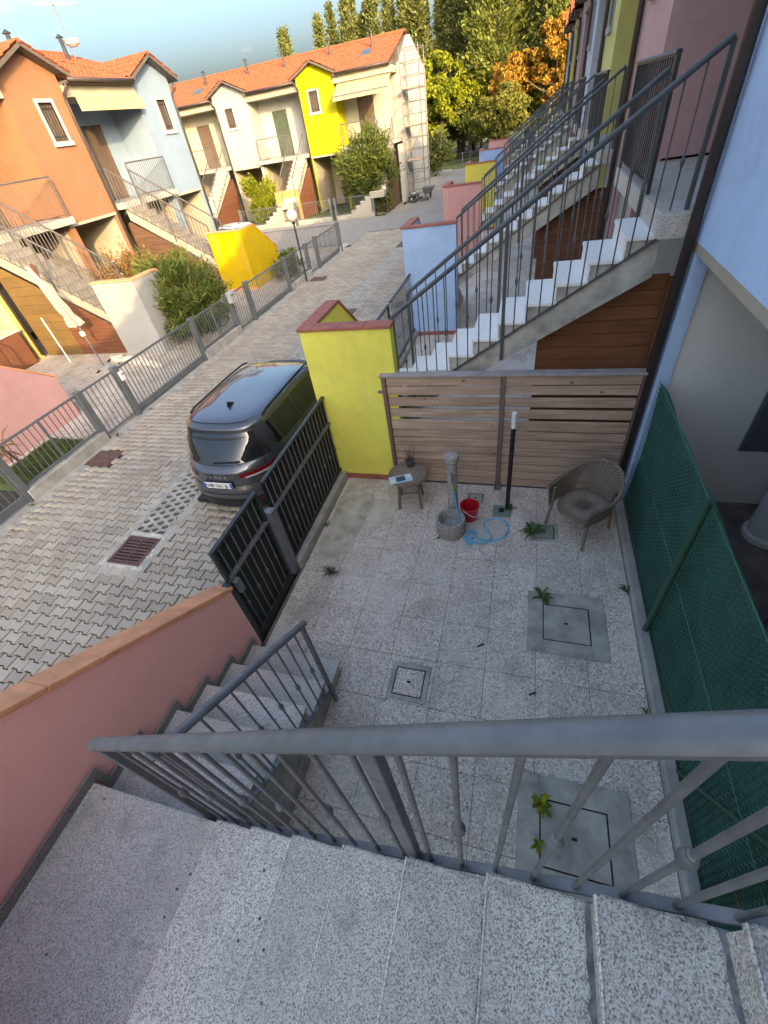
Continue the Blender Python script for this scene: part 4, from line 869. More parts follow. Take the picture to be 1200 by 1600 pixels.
def make_car(T, label, group, paint, roofmat, plate=True, sc=.85):
    t = thing('parked_car', T @ Vector((0, 0, 0)), label, 'car', group); Fc = lambda x, y, z: tuple(T @ (Vector((x, y, z)) * sc))
    glass = M['car_glass']; NA = 96
    b = MB(Fc); sub = 3; nr = (len(RINGS) - 1) * sub
    b.grid(lambda s, v: car_pt(2 * math.pi * s, v * (len(RINGS) - 1.001)), NA, nr + 1, True); b.f.append(tuple(range(nr * NA, (nr + 1) * NA))); body = b.build('body', paint, t, smooth='auto')
    MB(Fc).box(-.8, .8, .2, 4.4, .17, .24).build('underbody', M['black'], t)
    def patch(nm, fa, c0, c1, x0, x1, mat, n=24, m=8, off=.006, par=t, thick=True):
        g = MB(Fc); g.grid(lambda s, v: car_pt(fa(lerp(x0, x1, s), lerp(c0, c1, v)), lerp(c0, c1, v), off), n, m); return g.build(nm, mat, par, smooth=True)
    rg = patch('rear_window', lambda x, c: th_of_x(x * ring_at(c)[3], c), 7.6, 11.75, -.86, .86, M['black'], off=.004, par=body)
    patch('glass', lambda x, c: th_of_x(x * ring_at(c)[3], c), 7.8, 11.2, -.80, .80, glass, off=.009, par=rg)
    patch('spoiler', lambda x, c: th_of_x(x * ring_at(c)[3], c), 11.75, 13.2, -.9, .9, paint, off=.02, par=body)
    patch('windscreen', lambda x, c: th_of_x(x * ring_at(c)[3], c, False), 7.3, 12.3, -.88, .88, glass, off=.006, par=body)
    for rgt in (True, False):
        patch('side_window', lambda y, c: th_of_y(y, c, rgt), 8.2, 11.3, .80, 1.62, glass, n=20, par=body)
        patch('side_window', lambda y, c: th_of_y(y, c, rgt), 8.2, 11.3, 1.67, 2.95, glass, n=20, par=body)
        s_ = 1 if rgt else -1
        rl = [(s_ * (.675 + .0 * i), .85 + .13 * i, 1.605 - .03 * max(0, (.13 * i - 1.0)) ** 2 - (.03 if i in (0, 15) else 0)) for i in range(16)]
        rr = MB(); rr.tube([Fc(*p) for p in rl], .016 * sc, 8); rr.build('roof_rail', M['black'], t, smooth='auto')
        a = lambda u, c: th_of_x(s_ * u * ring_at(c)[3], c)
        lamp = patch('tail_light', a, 4.95, 5.65, .42, .95, M['car_red'], n=16, m=6, off=.01, par=body)
        patch('light_strip', a, 4.86, 5.12, .50, .945, M['car_lens'], n=16, m=3, off=.015, par=lamp)
        patch('reflector', a, 1.7, 1.9, .62, .9, M['car_red'], n=8, m=2, off=.008, par=body)
        for y in (.86, 3.70):
            wh = MB(Fc); wh.grid(lambda s, v: (s_ * (.72 + .21 * v), y + .355 * math.cos(6.2832 * s), .355 + .355 * math.sin(6.2832 * s)), 28, 2, True); 
            for xx, r_ in ((.93, .355), (.72, .355)): wh.add([(s_ * xx, y + r_ * math.cos(6.2832 * k / 28), .355 + r_ * math.sin(6.2832 * k / 28)) for k in range(28)], [tuple(range(28))])
            wl = wh.build('wheel', M['tyre'], t); rm = MB(Fc); rm.add([(s_ * .937, y + .25 * math.cos(6.2832 * k / 20), .355 + .25 * math.sin(6.2832 * k / 20)) for k in range(20)], [tuple(range(20))]); rm.build('rim', M['car_lens'], wl)
        mr = MB(Fc); mr.box(s_ * .93, s_ * 1.06, 2.95, 3.06, 1.02, 1.17); mr.build('wing_mirror', paint, t, bev=.02)
    bp_ = patch('bumper_insert', lambda x, c: th_of_x(x * ring_at(c)[3], c), .6, 2.2, -.9, .9, M['black'], n=30, m=5, off=.006, par=body)
    patch('lower_trim', lambda x, c: th_of_x(x * ring_at(c)[3], c), 3.9, 4.05, -.93, .93, M['black'], n=30, m=3, off=.004, par=body)
    for u0 in (-.79, .79): patch('panel_gap', lambda x, c: th_of_x(x * ring_at(c)[3], c), 5.9, 12.6, u0 - .006, u0 + .006, M['black'], n=3, m=20, off=.006, par=body)
    patch('panel_gap', lambda x, c: th_of_x(x * ring_at(c)[3], c), 12.95, 13.05, -.80, .80, M['black'], n=30, m=2, off=.022, par=body)
    patch('panel_gap', lambda x, c: th_of_x(x * ring_at(c)[3], c), 2.75, 2.83, -.86, .86, M['black'], n=30, m=2, off=.005, par=body)
    patch('skid_trim', lambda x, c: th_of_x(x * ring_at(c)[3], c), .75, 1.0, -.62, .62, M['car_lens'], n=30, m=2, off=.010, par=body)
    for rgt in (True, False):
        for y in (1.64, 2.62): patch('panel_gap', lambda q, c: th_of_y(q, c, rgt), 1.5, 8.2, y - .006, y + .006, M['black'], n=3, m=16, off=.004, par=body)
        for y in (1.45, 2.45):
            p_ = car_pt(th_of_y(y, 6.2, rgt), 6.2, .012); MB(Fc).bar((p_[0], y - .09, p_[2]), (p_[0], y + .09, p_[2]), .02, .025).build('door_handle', paint, t)
    MB(Fc).box(-.265, .265, -.013 + .03, .012 + .03, .70, .82).build('plate_backing', M['black'], t)
    pl = MB(Fc).box(-.26, .26, .005, .016, .705, .815).build('number_plate', M['white_pl'], t)
    for sx in (-1, 1): MB(Fc).box(sx * .222 if sx > 0 else -.26, .26 if sx > 0 else -.222, .001, .0049, .706, .814).build('blue_band', M['plate_blue'], pl)
    fin = MB(Fc); fin.add([(0, .95, 1.60), (.035, 1.15, 1.61), (-.035, 1.15, 1.61), (0, .97, 1.70), (0, 1.02, 1.695)], [(0, 1, 3), (0, 3, 2), (1, 4, 3), (2, 3, 4), (1, 2, 4), (0, 2, 1)]); fin.build('roof_antenna', M['black'], t)
    cc = ring_at(8.15); MB().bar(Fc(-.02, cc[1] - .02, cc[0] + .02), Fc(.42, cc[1] + .02, cc[0] + .03), .025, .015).build('rear_wiper', M['black'], t)
    def text(s_, w_, x, y, z, tilt, mat, nm, par, sp_=1.0):
        cu = bpy.data.curves.new(nm, 'FONT'); cu.body = s_; cu.size = w_; cu.align_x = 'CENTER'; cu.align_y = 'CENTER'; cu.extrude = .001; cu.materials.append(mat)
        o = bpy.data.objects.new(nm, cu); W = T @ Matrix.Scale(sc, 4) @ Matrix.Translation((x, y, z)) @ Matrix.Rotation(R(90 + tilt), 4, 'X'); cu.space_character = sp_; link(o); me = bpy.data.meshes.new_from_object(o.evaluated_get(bpy.context.evaluated_depsgraph_get())); bpy.data.objects.remove(o); me.materials.clear(); me.materials.append(mat); return link(bpy.data.objects.new(nm, me), par, W)
    if plate:
        text('HB 561 JL', .098, 0, -.002, .76, 0, M['black'], 'plate_lettering', pl)
        text('SKODA', .062, 0, .034, .905, 0, M['car_lens'], 'badge_lettering', t, 2.4)
    return t
def m_paint(name, c, met, rough):
    t = NT(name); t.b.inputs['Coat Weight'].default_value = 1; t.b.inputs['Coat Roughness'].default_value = .04; n = t.noise(400, 2); t.bump(t.noise(1.2, 2), .02, .002)
    return t.done(t.mix(n, sc3(c, .85), sc3(c, 1.15)), rough, met)
M['paint'] = m_paint('graphite_car_paint', (.10, .106, .117), .65, .30); M['paint_white'] = m_paint('white_car_paint', (.70, .70, .69), 0, .3)
M['car_glass'] = plain('tinted_glass', (.012, .014, .016), .03, 0, .05, 2, spec=.9); M['car_red'] = plain('tail_light_red', (.16, .006, .01), .12, 0, .1, 30); M['car_lens'] = plain('clear_lens', (.55, .55, .56), .2, .4, .1, 30)
M['tyre'] = plain('tyre_rubber', (.02, .02, .02), .85); M['plate_blue'] = plain('plate_blue', (.02, .09, .42), .4)
make_car(Matrix.Translation((-3.80, 3.70, 0)), 'graphite grey estate style car parked by the gate', None, M['paint'], M['paint'])
make_car(Matrix.Translation((-9.6, 74, -.1)) @ Matrix.Rotation(R(-72), 4, 'Z'), 'white car parked under the trees of the park', 'distant white cars', M['paint_white'], M['paint_white'], False, 1.0)
make_car(Matrix.Translation((-13.0, 21.9, 0)) @ Matrix.Rotation(R(60), 4, 'Z'), 'white car parked behind the bright yellow end wall', 'distant white cars', M['paint_white'], M['paint_white'], False, .74)
# ================================================================== OPPOSITE ROW
HO = 'terrace houses across the street'
house(OPP(4.22), 'yellow terrace house with cream pier across the street beside the orange one', HO, (.40, .32, .08), door=M['shutter'], fine=False, gfcol=(.46, .40, .14))
house(OPP(9.80), 'orange terrace house across the street with a barred gable window', HO, ORANGE, door=M['shutter'], wcol=ORANGE, fine=True)
house(OPP(15.40), 'pale blue terrace house across the street with a striped awning', HO, (.21, .285, .36), door=M['shutter'], wcol=(.25, .33, .41), awning=True)
oc = [((.62, .33, .31), 'low pink end wall with terracotta coping behind the palm bed'), ((.34, .34, .335), 'stained white end wall with terracotta coping beside the big oleander'), ((.50, .33, .012), 'bright sunlit yellow end wall in front of the pale blue house')]
on = ['yellow', 'orange', 'pale blue']
for k, y0 in enumerate((4.22, 9.80, 15.40)):
    F = OPP(y0)
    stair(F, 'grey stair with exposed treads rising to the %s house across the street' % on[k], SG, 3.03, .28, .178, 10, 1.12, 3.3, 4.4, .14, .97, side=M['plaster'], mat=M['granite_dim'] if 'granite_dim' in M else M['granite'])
    railing('taupe near side stair railing of the %s house across the street' % on[k], RG, F(3.3, .14, 1.05), F(.10, .14, 2.98), 1.05, M['rail_brown'], .125, ((0, .2), (.458, .2), (1, .1)), nn=5, r=.009, collars=False)
    railing('taupe far side stair railing of the %s house across the street' % on[k], RG, F(3.3, 1.0, 1.05), F(.32, 1.0, 2.86), 1.05, M['rail_brown'], .125, ((0, .2), (.458, .2), (1, .1)), nn=5, r=.009, collars=False)
    railing('taupe landing railing before the door of the %s house across the street' % on[k], 'landing railings', F(.26, 1.05, 3.15), F(.26, GV - .12, 3.15), .93, M['rail_brown'], .105, ((0, .08), (1, .08)), nn=5, r=.009, collars=False, name='landing_railing')
    lwall(F, oc[k][1], 'boundary walls across the street', oc[k][0], 3.25, 4.6, 1.87, M['terracotta'] if k != 2 else M['terracotta'], vend=2.3, zend=.9, base=k != 1)
boards(OPP(9.80), 1.55, 3.3, .10, M['wood_red'], 'red brown siding under the stair to the orange house', h=.10)
boards(OPP(9.80), .16, 1.50, .09, M['wood_olive'], 'olive brown board door under the stair to the orange house', h=.24, name='board_door', cat='door')
boards(OPP(15.40), .16, 3.3, .10, M['wood_dark'], 'dark brown siding under the stair to the pale blue house', h=.13)
boards(OPP(4.22), .16, 3.3, .10, M['wood_dark'], 'dark brown siding under the stair to the yellow house across the street', h=.13)
cb = thing('garden_cupboard', (-14.0, 8.8, 0), 'dark red brown garden cupboard against the yellow house', 'cupboard')
MB().box(-14.6, -13.95, 7.9, 9.42, .01, .93).build('carcass', M['wood_red'], cb); MB().box(-14.62, -13.90, 7.86, 9.46, .93, .97).build('top', M['stone'], cb)
for a, b in ((7.93, 8.65), (8.68, 9.39)): MB().box(-13.948, -13.93, a, b, .05, .9).build('door', M['wood_red'], cb, bev=.004)
# street fences
SF = 'street fences across the road'; SGt = 'gates across the road'
def bars(t, x, a, b, z0, z1, mat, sp=.105, ax=1):
    me = MB().box(-.007, .007, -.007, .007, 0, z1 - z0).mesh('bar'); me.materials.append(mat); n = int((b - a) / sp)
    for k in range(1, n):
        s_ = a + (b - a) * k / n; inst('bar', me, t, (x, s_, z0) if ax else (s_, x, z0))
XF = -7.88; mm = M['metal_mid']
who = ['pink wall yard', 'white wall yard', 'bright yellow wall yard', 'lamp post yard']
for k, yb in enumerate((3.72, 9.32, 14.92)):
    f = thing('street_fence', (XF, yb + .9, 0), 'grey bar fence on a concrete plinth before the ' + ['palm bed', 'big oleander', 'globe street lamp'][k], 'fence', SF)
    MB().box(XF - .09, XF + .09, yb, yb + 1.86, -.03, .20).build('plinth', M['concrete'], f, bev=.01)
    for z in (.25, 1.0): MB().bar((XF, yb + .03, z), (XF, yb + 1.83, z), .04, .03).build('rail', mm, f)
    bars(f, XF, yb + .06, yb + 1.8, .25, 1.0, mm); MB().box(XF - .018, XF + .018, yb + .91, yb + .95, .2, 1.02).build('middle_post', mm, f)
    for y in (yb - .0, yb + 1.86): MB().box(XF - .06, XF + .06, y - .06, y + .06, -.03, 1.05).build('gate_post', mm, f, bev=.004)
    g = thing('pedestrian_gate', (XF, yb + 2.4, 0), 'narrow grey bar gate beside the ' + ['wide gate of the parasol yard', 'mailbox post by the oleander', 'farthest corner gate'][k], 'gate', SGt)
    a, b = yb + 1.94, yb + 2.78
    for z in (.08, 1.0): MB().bar((XF, a, z), (XF, b, z), .035, .03).build('rail', mm, g)
    for y in (a, b): MB().box(XF - .017, XF + .017, y - .017, y + .017, .06, 1.02).build('stile', mm, g)
    bars(g, XF, a, b, .08, 1.0, mm)
    MB().box(XF - .06, XF + .06, yb + 2.80, yb + 2.92, -.03, 1.08).build('gate_post', mm, f, bev=.004)
for k, (a, b) in enumerate(((6.66, 9.24), (12.26, 14.84), (17.86, 20.2), (1.06, 3.64))):
    g = thing('driveway_gate', (XF, (a + b) / 2, 0), ['wide grey bar gate in front of the parasol yard', 'wide grey bar gate in front of the bright yellow end wall', 'wide grey bar gate past the globe street lamp', 'wide grey bar gate in front of the low pink end wall'][k], 'gate', SGt)
    MB().bar((XF, a, .10), (XF, b, .10), .05, .12).build('bottom_beam', mm, g); MB().bar((XF, a, 1.0), (XF, b, 1.0), .04, .035).build('top_rail', mm, g)
    for y in (a, b): MB().box(XF - .02, XF + .02, y - .02, y + .02, .05, 1.02).build('stile', mm, g)
    bars(g, XF, a, b, .1, 1.0, mm)
struct(MB().box(-8.0, -7.56, -6, 21, -.06, -.007).build('street_edge_band', M['concrete']))
mbx = thing('mailbox', (XF, 11.18, .8), 'small silver mailbox on the gate post by the oleander', 'mailbox')
MB().box(-7.85, -7.72, 11.05, 11.30, .82, 1.10).build('case', M['car_lens'], mbx, bev=.008); MB().box(-7.719, -7.712, 11.08, 11.27, 1.0, 1.02).build('slot', M['dark'], mbx)
ml = thing('mailbox', (XF, 6.6, .8), 'small white mailbox on the gate post of the parasol yard', 'mailbox')
MB().box(-7.81, -7.75, 6.56, 6.66, .78, .96).build('case', M['white_pl'], ml, bev=.006); MB().box(-7.749, -7.744, 6.575, 6.645, .90, .915).build('slot', M['dark'], ml)
yf = thing('street_fence', (-11, 20.3, 0), 'grey bar fence closing the last yard towards the side lane', 'fence', SF)
MB().box(-14, -7.8, 20.22, 20.38, -.03, .2).build('plinth', M['concrete'], yf)
for z in (.25, 1.0): MB().bar((-14, 20.3, z), (-7.8, 20.3, z), .04, .03).build('rail', mm, yf)
bars(yf, 20.3, -14, -7.8, .25, 1.0, mm, .12, 0); MB().box(-7.92, -7.78, 20.23, 20.37, -.03, 1.08).build('corner_post', mm, yf)
lp = thing('street_lamp', (-7.68, 15.9, 0), 'short street lamp with a pale globe on a thin dark pole', 'lamp')
MB().tube([(-7.68, 15.9, -.03), (-7.68, 15.9, 1.85)], .03, 8).build('pole', M['metal_dark'], lp); MB().lathe([(.05, 0), (.07, .05), (.05, .07)], (-7.68, 15.9, 1.80), 10).build('collar', M['metal_dark'], lp)
MB().lathe([(.0, -.19)] + [(.19 * math.cos(R(a)), .19 * math.sin(R(a))) for a in range(-75, 80, 15)] + [(0, .19)], (-7.68, 15.9, 2.04), 18).build('globe', plain('opal_globe', (.68, .62, .50), .35), lp, smooth=True)
# parasol, stones, paving bits in the white wall yard
pa = thing('parasol', (-11.03, 9.0, 0), 'closed cream parasol leaning on its stand before the red siding', 'parasol')
MB().tube([(-11.03, 9.0, .02), (-11.10, 9.0, 1.15)], .022, 8).build('pole', M['metal'], pa); MB().tube([(-11.10, 9.0, 1.15), (-11.62, 9.0, 2.62)], .018, 8).build('upper_pole', M['metal'], pa)
def clothf(s, t):
    ax = Vector((-11.12, 9.0, 1.14)).lerp(Vector((-11.60, 9.0, 2.56)), t); r_ = lerp(.17, .035, t) * (1 + .22 * math.cos(9 * 6.2832 * s) * (1 - .5 * t)) * (1 - .25 * math.exp(-((t - .18) / .07) ** 2)); th = 6.2832 * s
    return (ax.x + r_ * math.cos(th), ax.y + r_ * math.sin(th), ax.z + .02 * math.cos(18 * 3.1416 * s) * (1 - t))
MB().grid(clothf, 72, 20, True).build('folded_canopy', M['canvas'], pa, smooth=True)
MB().box(-11.16, -11.06, 8.96, 9.04, .86, .98).build('crank', M['white_pl'], pa, bev=.01)
for a in (0, 90): MB().bar((-11.03 - .45 * math.cos(R(a + 20)), 9 - .45 * math.sin(R(a + 20)), .03), (-11.03 + .45 * math.cos(R(a + 20)), 9 + .45 * math.sin(R(a + 20)), .03 + .002 * a / 90), .05, .03).build('cross_foot', M['metal_dark'], pa)
for k, (x, y) in enumerate(((-11.4, 8.8), (-11.0, 8.72))): tag(MB().box(x, x + .38, y, y + .4, .007, .05).build('weight_slab', M['concrete'], bev=.006), 'concrete weight slab on the parasol foot', 'slab', 'parasol weight slabs')
for i in range(16):
    t_ = i / 16; x = -11.1 + 2.3 * t_ + random.uniform(-.1, .1); y = 9.45 - .5 * t_ + random.uniform(-.12, .12); s_ = random.uniform(.08, .17)
    prof = [(0, -.02), (s_, .01), (s_ * 1.05, s_ * .4), (s_ * .6, s_ * .75), (0, s_ * .8)]; m = MB(); m.lathe(prof, (x, y, .006), 7, random.uniform(.7, 1.4), random.uniform(.6, 1)); m.v = [(a + random.uniform(-.02, .02), b + random.uniform(-.02, .02), c) for a, b, c in m.v]
    tag(m.build('rock', M['stone']), 'pale rough rock edging the bed by the white end wall', 'rock', 'rocks edging the white wall bed')
for k, (x, y) in enumerate(((-12.6, 7.9), (-11.9, 8.0))): tag(MB().box(x, x + .45, y, y + .45, .0, .012).build('inspection_cover', M['concrete'], bev=.004), ['square gravel cover nearer the garden cupboard', 'square gravel cover nearer the parasol foot'][k], 'inspection cover', 'covers in the parasol yard')
tag(MB().tube([(-12.55, 9.3, .01), (-12.75, 9.42, 1.25)], .018, 6).build('leaning_pole', M['white_pl']), 'pale pole leaning on the boards beside the parasol', 'pole')
# ================================================================== FAR HOUSES ACROSS THE END OF THE STREET
HF = 'terrace houses facing down the street'
FAR = lambda k: frame(-7.75 - 5.58 * k, 32.0, (0, -1), (-1, 0))
house(FAR(0), 'bright yellow gabled house beside the scaffold', HF, (.46, .40, .02), door=M['shutter'], wcol=(.42, .40, .33), end=(.42, .41, .37), gfcol=(.46, .40, .02))
house(FAR(1), 'off white gabled house between the far yellow and cream houses', HF, (.36, .355, .33), door=M['shutter_green'], wcol=(.42, .415, .39))
house(FAR(2), 'cream house partly hidden behind the pale blue house', HF, (.38, .32, .15), door=M['shutter'], wcol=(.42, .4, .32))
fn = ['far yellow', 'off white', 'far cream']
for k in range(3):
    F = FAR(k)
    stair(F, 'stair rising to the %s house' % fn[k], SG, 3.03, .28, .178, 10, 1.12, 3.0, 3.6, .14, .97, side=M['plaster'])
    for v, nm in ((.14, 'right'), (1.0, 'left')): railing('thin railing on the %s side of the stair to the %s house' % (['inner', 'outer'][v > .5], fn[k]), RG, F(3.0, v, 1.1), F(.2, v, 2.95), 1.05, M['rail_brown'], .16, ((0, .1), (1, .1)), nn=4, r=.01, collars=False)
    railing('thin landing railing of the %s house' % fn[k], 'landing railings', F(.26, 1.05, 3.15), F(.26, GV - .12, 3.15), .93, M['rail_brown'], .14, ((0, .08), (1, .08)), nn=4, r=.01, collars=False, name='landing_railing')
    boards(F, .16, 3.2, .12, M['wood_red'] if k else M['wood_dark'], 'board panel under the stair to the %s house' % fn[k], h=.14)
# porch roof of the yellow house and skylights
aw = thing('porch_awning', (-9.3, 31.7, 5.6), 'beige awning over the landing of the far yellow house', 'awning')
MB().add([(-10.9, 32.2, 5.85), (-7.8, 32.2, 5.85), (-7.8, 30.9, 5.25), (-10.9, 30.9, 5.25), (-10.9, 30.88, 5.05), (-7.8, 30.88, 5.05)], [(0, 1, 2, 3), (3, 2, 5, 4)]).build('canopy', M['awning'], aw)
MB().bar((-10.9, 30.9, 5.24), (-7.8, 30.9, 5.24), .05, .05).build('front_bar', M['metal_mid'], aw)
for k, (x, u) in enumerate(((-9.5, 1.7), (-13.2, 1.5), (-17.8, 1.2), (-20.6, 1.5))):
    z = 6.19 + (u + .32) / 4.52 * 1.38; sk = thing('skylight', (x, 32 + u, z), 'small roof window ' + ['on the tiles above the yellow house awning', 'on the tiles between the yellow and off white gables', 'on the tiles left of the off white gable', 'on the tiles above the cream house'][k], 'skylight')
    dz = .305 * .4; MB().add([(x - .28, 32 + u - .4, z - dz + .08), (x + .28, 32 + u - .4, z - dz + .08), (x + .28, 32 + u + .4, z + dz + .08), (x - .28, 32 + u + .4, z + dz + .08), (x - .28, 32 + u - .4, z - dz - .05), (x + .28, 32 + u - .4, z - dz - .05), (x + .28, 32 + u + .4, z + dz - .05), (x - .28, 32 + u + .4, z + dz - .05)], [(0, 1, 2, 3), (4, 5, 6, 7), (0, 1, 5, 4), (1, 2, 6, 5), (2, 3, 7, 6), (3, 0, 4, 7)]).build('frame', M['fascia'], sk)
    MB().add([(x - .2, 32 + u - .3, z - dz * .75 + .088), (x + .2, 32 + u - .3, z - dz * .75 + .088), (x + .2, 32 + u + .3, z + dz * .75 + .088), (x - .2, 32 + u + .3, z + dz * .75 + .088)], [(0, 1, 2, 3)]).build('pane', M['glass'], sk)
# front gardens of the far houses
lwall(frame(-9.9, 29.0, (-1, 0), (0, 1)), 'orange sunlit garden wall before the off white house', 'far garden walls', (.66, .30, .12), 3.4, 4.9, 1.6, vend=2.2, zend=.7)
for k, (a, b) in enumerate(((-17.2, -13.6), (-13.4, -11.2), (-10.9, -8.6))):
    f = thing('street_fence', ((a + b) / 2, 28.5, 0), ['bar fence with a hedge behind before the off white house', 'bar fence before the lawn of the far yellow house', 'bar fence under the tall oleander by the scaffold'][k], 'fence', SF)
    MB().box(a, b, 28.42, 28.58, -.05, .2).build('plinth', M['concrete'], f)
    for z in (.25, 1.0): MB().bar((a, 28.5, z), (b, 28.5, z), .04, .03).build('rail', mm, f)
    bars(f, 28.5, a, b, .25, 1.0, mm, .13, 0)
    for x in (a, b): MB().box(x - .06, x + .06, 28.44, 28.56, -.05, 1.08).build('gate_post', mm, f)
# scaffold tower
sc_ = thing('scaffold_tower', (-7.1, 31.2, 0), 'thin steel scaffold tower against the white end wall', 'scaffold'); sx0, sx1, sy0, sy1 = -7.40, -6.35, 32.5, 34.0
rust = plain('rusted_scaffold', (.20, .16, .135), .7, .2, .3, 5)
for x in (sx0, sx1):
    for y in (sy0, sy1): MB().tube([(x, y, 0), (x, y, 6.7)], .03, 6).build('upright', rust, sc_)
for i in range(13):
    z = .35 + i * .52
    for (a, b) in (((sx0, sy0), (sx1, sy0)), ((sx0, sy1), (sx1, sy1)), ((sx0, sy0), (sx0, sy1)), ((sx1, sy0), (sx1, sy1))): MB().tube([(*a, z), (*b, z)], .018, 5).build('ledger', rust, sc_)
    if i % 3 == 0 and i < 11:
        MB().tube([(sx0, sy0, z), (sx1, sy0, z + 1.5)], .015, 5).build('diagonal', rust, sc_)
        if i: MB().box(sx0, sx1, sy0 + .1, sy1 - .1, z + .03, z + .07).build('deck_board', M['wood_grey'], sc_)
pl = thing('rubble_heap', (-7.0, 31.7, 0), 'dark heap of building rubble at the scaffold foot', 'rubble')
for i in range(46):
    r_ = random.uniform(.06, .16); a = random.uniform(0, 6.28); d = abs(random.gauss(0, .38)); MB().lathe([(0, -r_ * .5), (r_, 0), (r_ * .8, r_ * .6), (0, r_ * .8)], (-7.0 + d * math.cos(a), 31.8 + .7 * d * math.sin(a), max(.06, .45 - d * .6) * random.uniform(.4, 1)), 6, random.uniform(.6, 1.4), random.uniform(.6, 1.3)).build('lump', M['metal_dark'] if i % 3 else M['concrete'], pl)
wb = thing('wheelbarrow', (-6.1, 32.0, 0), 'wheelbarrow standing beside the rubble heap', 'wheelbarrow')
MB().add([(-6.3, 31.9, .35), (-5.9, 31.9, .35), (-5.9, 32.4, .35), (-6.3, 32.4, .35), (-6.42, 31.75, .62), (-5.78, 31.75, .62), (-5.78, 32.65, .62), (-6.42, 32.65, .62)], [(0, 1, 2, 3), (0, 1, 5, 4), (1, 2, 6, 5), (2, 3, 7, 6), (3, 0, 4, 7)]).build('tray', M['metal_mid'], wb)
for x in (-6.32, -5.88): MB().tube([(x, 31.3, .55), (x, 31.9, .36), (-6.1 + (x + 6.1) * .3, 32.85, .2)], .02, 6).build('handle', rust, wb); 
for x in (-6.32, -5.88): MB().tube([(x, 31.9, .35), (x, 31.8, .0)], .02, 6).build('leg', rust, wb)
MB().tube([(-6.14, 32.85, .2), (-6.06, 32.85, .2)], .2, 14).build('wheel', M['tyre'], wb)
plk = tag(MB().bar((-6.3, 35.5, .03), (-5.2, 35.8, .03), .2, .05).build('plank', M['wood_grey']), 'loose plank lying on the gravel past the scaffold', 'plank')
# park fence at the end of the street
pf = thing('park_fence', (-5, 48, 0), 'low wire park fence at the end of the street', 'fence')
for i in range(9): MB().tube([(-12 + i * 2, 48, -.12), (-12 + i * 2, 48, 1.0)], .035, 6).build('post', M['metal_mid'], pf)
for z in (.1, .5, .95): MB().tube([(-12, 48, z), (4, 48, z)], .012, 4).build('wire', M['metal_mid'], pf)
struct(MB().add([(-40, 68, -.09), (30, 62, -.09), (30, 70, -.09), (-40, 78, -.09)], [(0, 1, 2, 3)]).build('park_road', plain('asphalt', (.06, .058, .055), .9, 0, .2, 3)))
# antennas
an = thing('roof_aerial', (-17.2, 19.9, 7.3), 'television aerial with many rods on the roof of the pale blue house', 'aerial')
MB().tube([(-17.2, 20.2, 7.1), (-17.2, 20.2, 9.4)], .025, 6).build('mast', M['metal_mid'], an)
MB().tube([(-17.2, 19.4, 8.6), (-17.2, 21.3, 8.75)], .015, 4).build('boom', M['white_pl'], an)
for i in range(7): y = 19.5 + i * .28; MB().tube([(-17.45, y, 8.61 + i * .022), (-16.95, y, 8.61 + i * .022)], .012, 4).build('rod', M['white_pl'], an)
MB().lathe([(0, 0), (.12, .02), (.25, .09), (.33, .2)], (-17.1, 20.25, 7.55), 16).build('dish', M['white_pl'], an)
# ================================================================== PLANTS
def leaf_cloud(P, size, asp, rng, up=.0, dirs=None, jit=.35):
    n = len(P); d = rng.normal(size=(n, 3)) if dirs is None else dirs + rng.normal(size=(n, 3)) * jit
    d /= np.linalg.norm(d, axis=1, keepdims=True) + 1e-9; q = rng.normal(size=(n, 3)); s = np.cross(d, q); s /= np.linalg.norm(s, axis=1, keepdims=True) + 1e-9
    L_ = (size * rng.uniform(.6, 1.3, n))[:, None]; W_ = L_ * asp
    V = np.stack([P - d * L_ * .5, P + s * W_ * .5 + d * L_ * .05, P + d * L_ * .5, P - s * W_ * .5 + d * L_ * .05], 1).reshape(-1, 3)
    return V, np.arange(4 * n).reshape(n, 4)
def trunk_mesh(base, h, r, limbs, rng, spread=.5):
    m = MB(); b = Vector(base); top = b + Vector((rng.uniform(-.1, .1) * h * .3, rng.uniform(-.1, .1) * h * .3, h))
    m.tube([b, b.lerp(top, .35) + Vector((rng.uniform(-.05, .05) * h, rng.uniform(-.05, .05) * h, 0)), b.lerp(top, .7), top], [r * 1.25, r, r * .65, r * .2], 8)
    for k in range(limbs):
        t = rng.uniform(.3, .85); p = b.lerp(top, t); a = rng.uniform(0, 6.28); l_ = h * spread * (1 - t * .5); q = p + Vector((math.cos(a) * l_, math.sin(a) * l_, l_ * rng.uniform(.4, .9)))
        m.tube([p, p.lerp(q, .5) + Vector((0, 0, -.05 * l_)), q], [r * .45, r * .3, r * .1], 5)
    return m
def broad_tree(name, base, h, rx, crown0, n, leaf, mat, label, cat, seed, group='park trees', clumps=60, asp=.7, limbs=7, trunk_r=None):
    rng = np.random.default_rng(seed); t = thing(name, base, label, cat, group); b = np.array(base, float)
    trunk_mesh(base, h * .85, trunk_r or h * .022, limbs, rng).build('trunk', M['bark'], t, smooth='auto')
    cz = (crown0 + h) / 2; hz = (h - crown0) / 2; C = []
    while len(C) < clumps:
        p = rng.uniform(-1, 1, 3); r_ = np.linalg.norm(p)
        if .35 < r_ < 1: C.append(p * [rx, rx, hz] * (.72 + .3 * rng.random()))
    C = np.array(C); k = rng.integers(0, clumps, n); rad = rng.uniform(.16, .34, clumps)[k] * rx
    v = rng.normal(size=(n, 3)); v /= np.linalg.norm(v, axis=1, keepdims=True); P = b + [0, 0, cz] + C[k] + v * (rad * rng.uniform(.55, 1.0, n) ** .5)[:, None] * [1, 1, .75]
    V, Fq = leaf_cloud(P, leaf, asp, rng); npmesh('crown', V, Fq, mat, t); return t
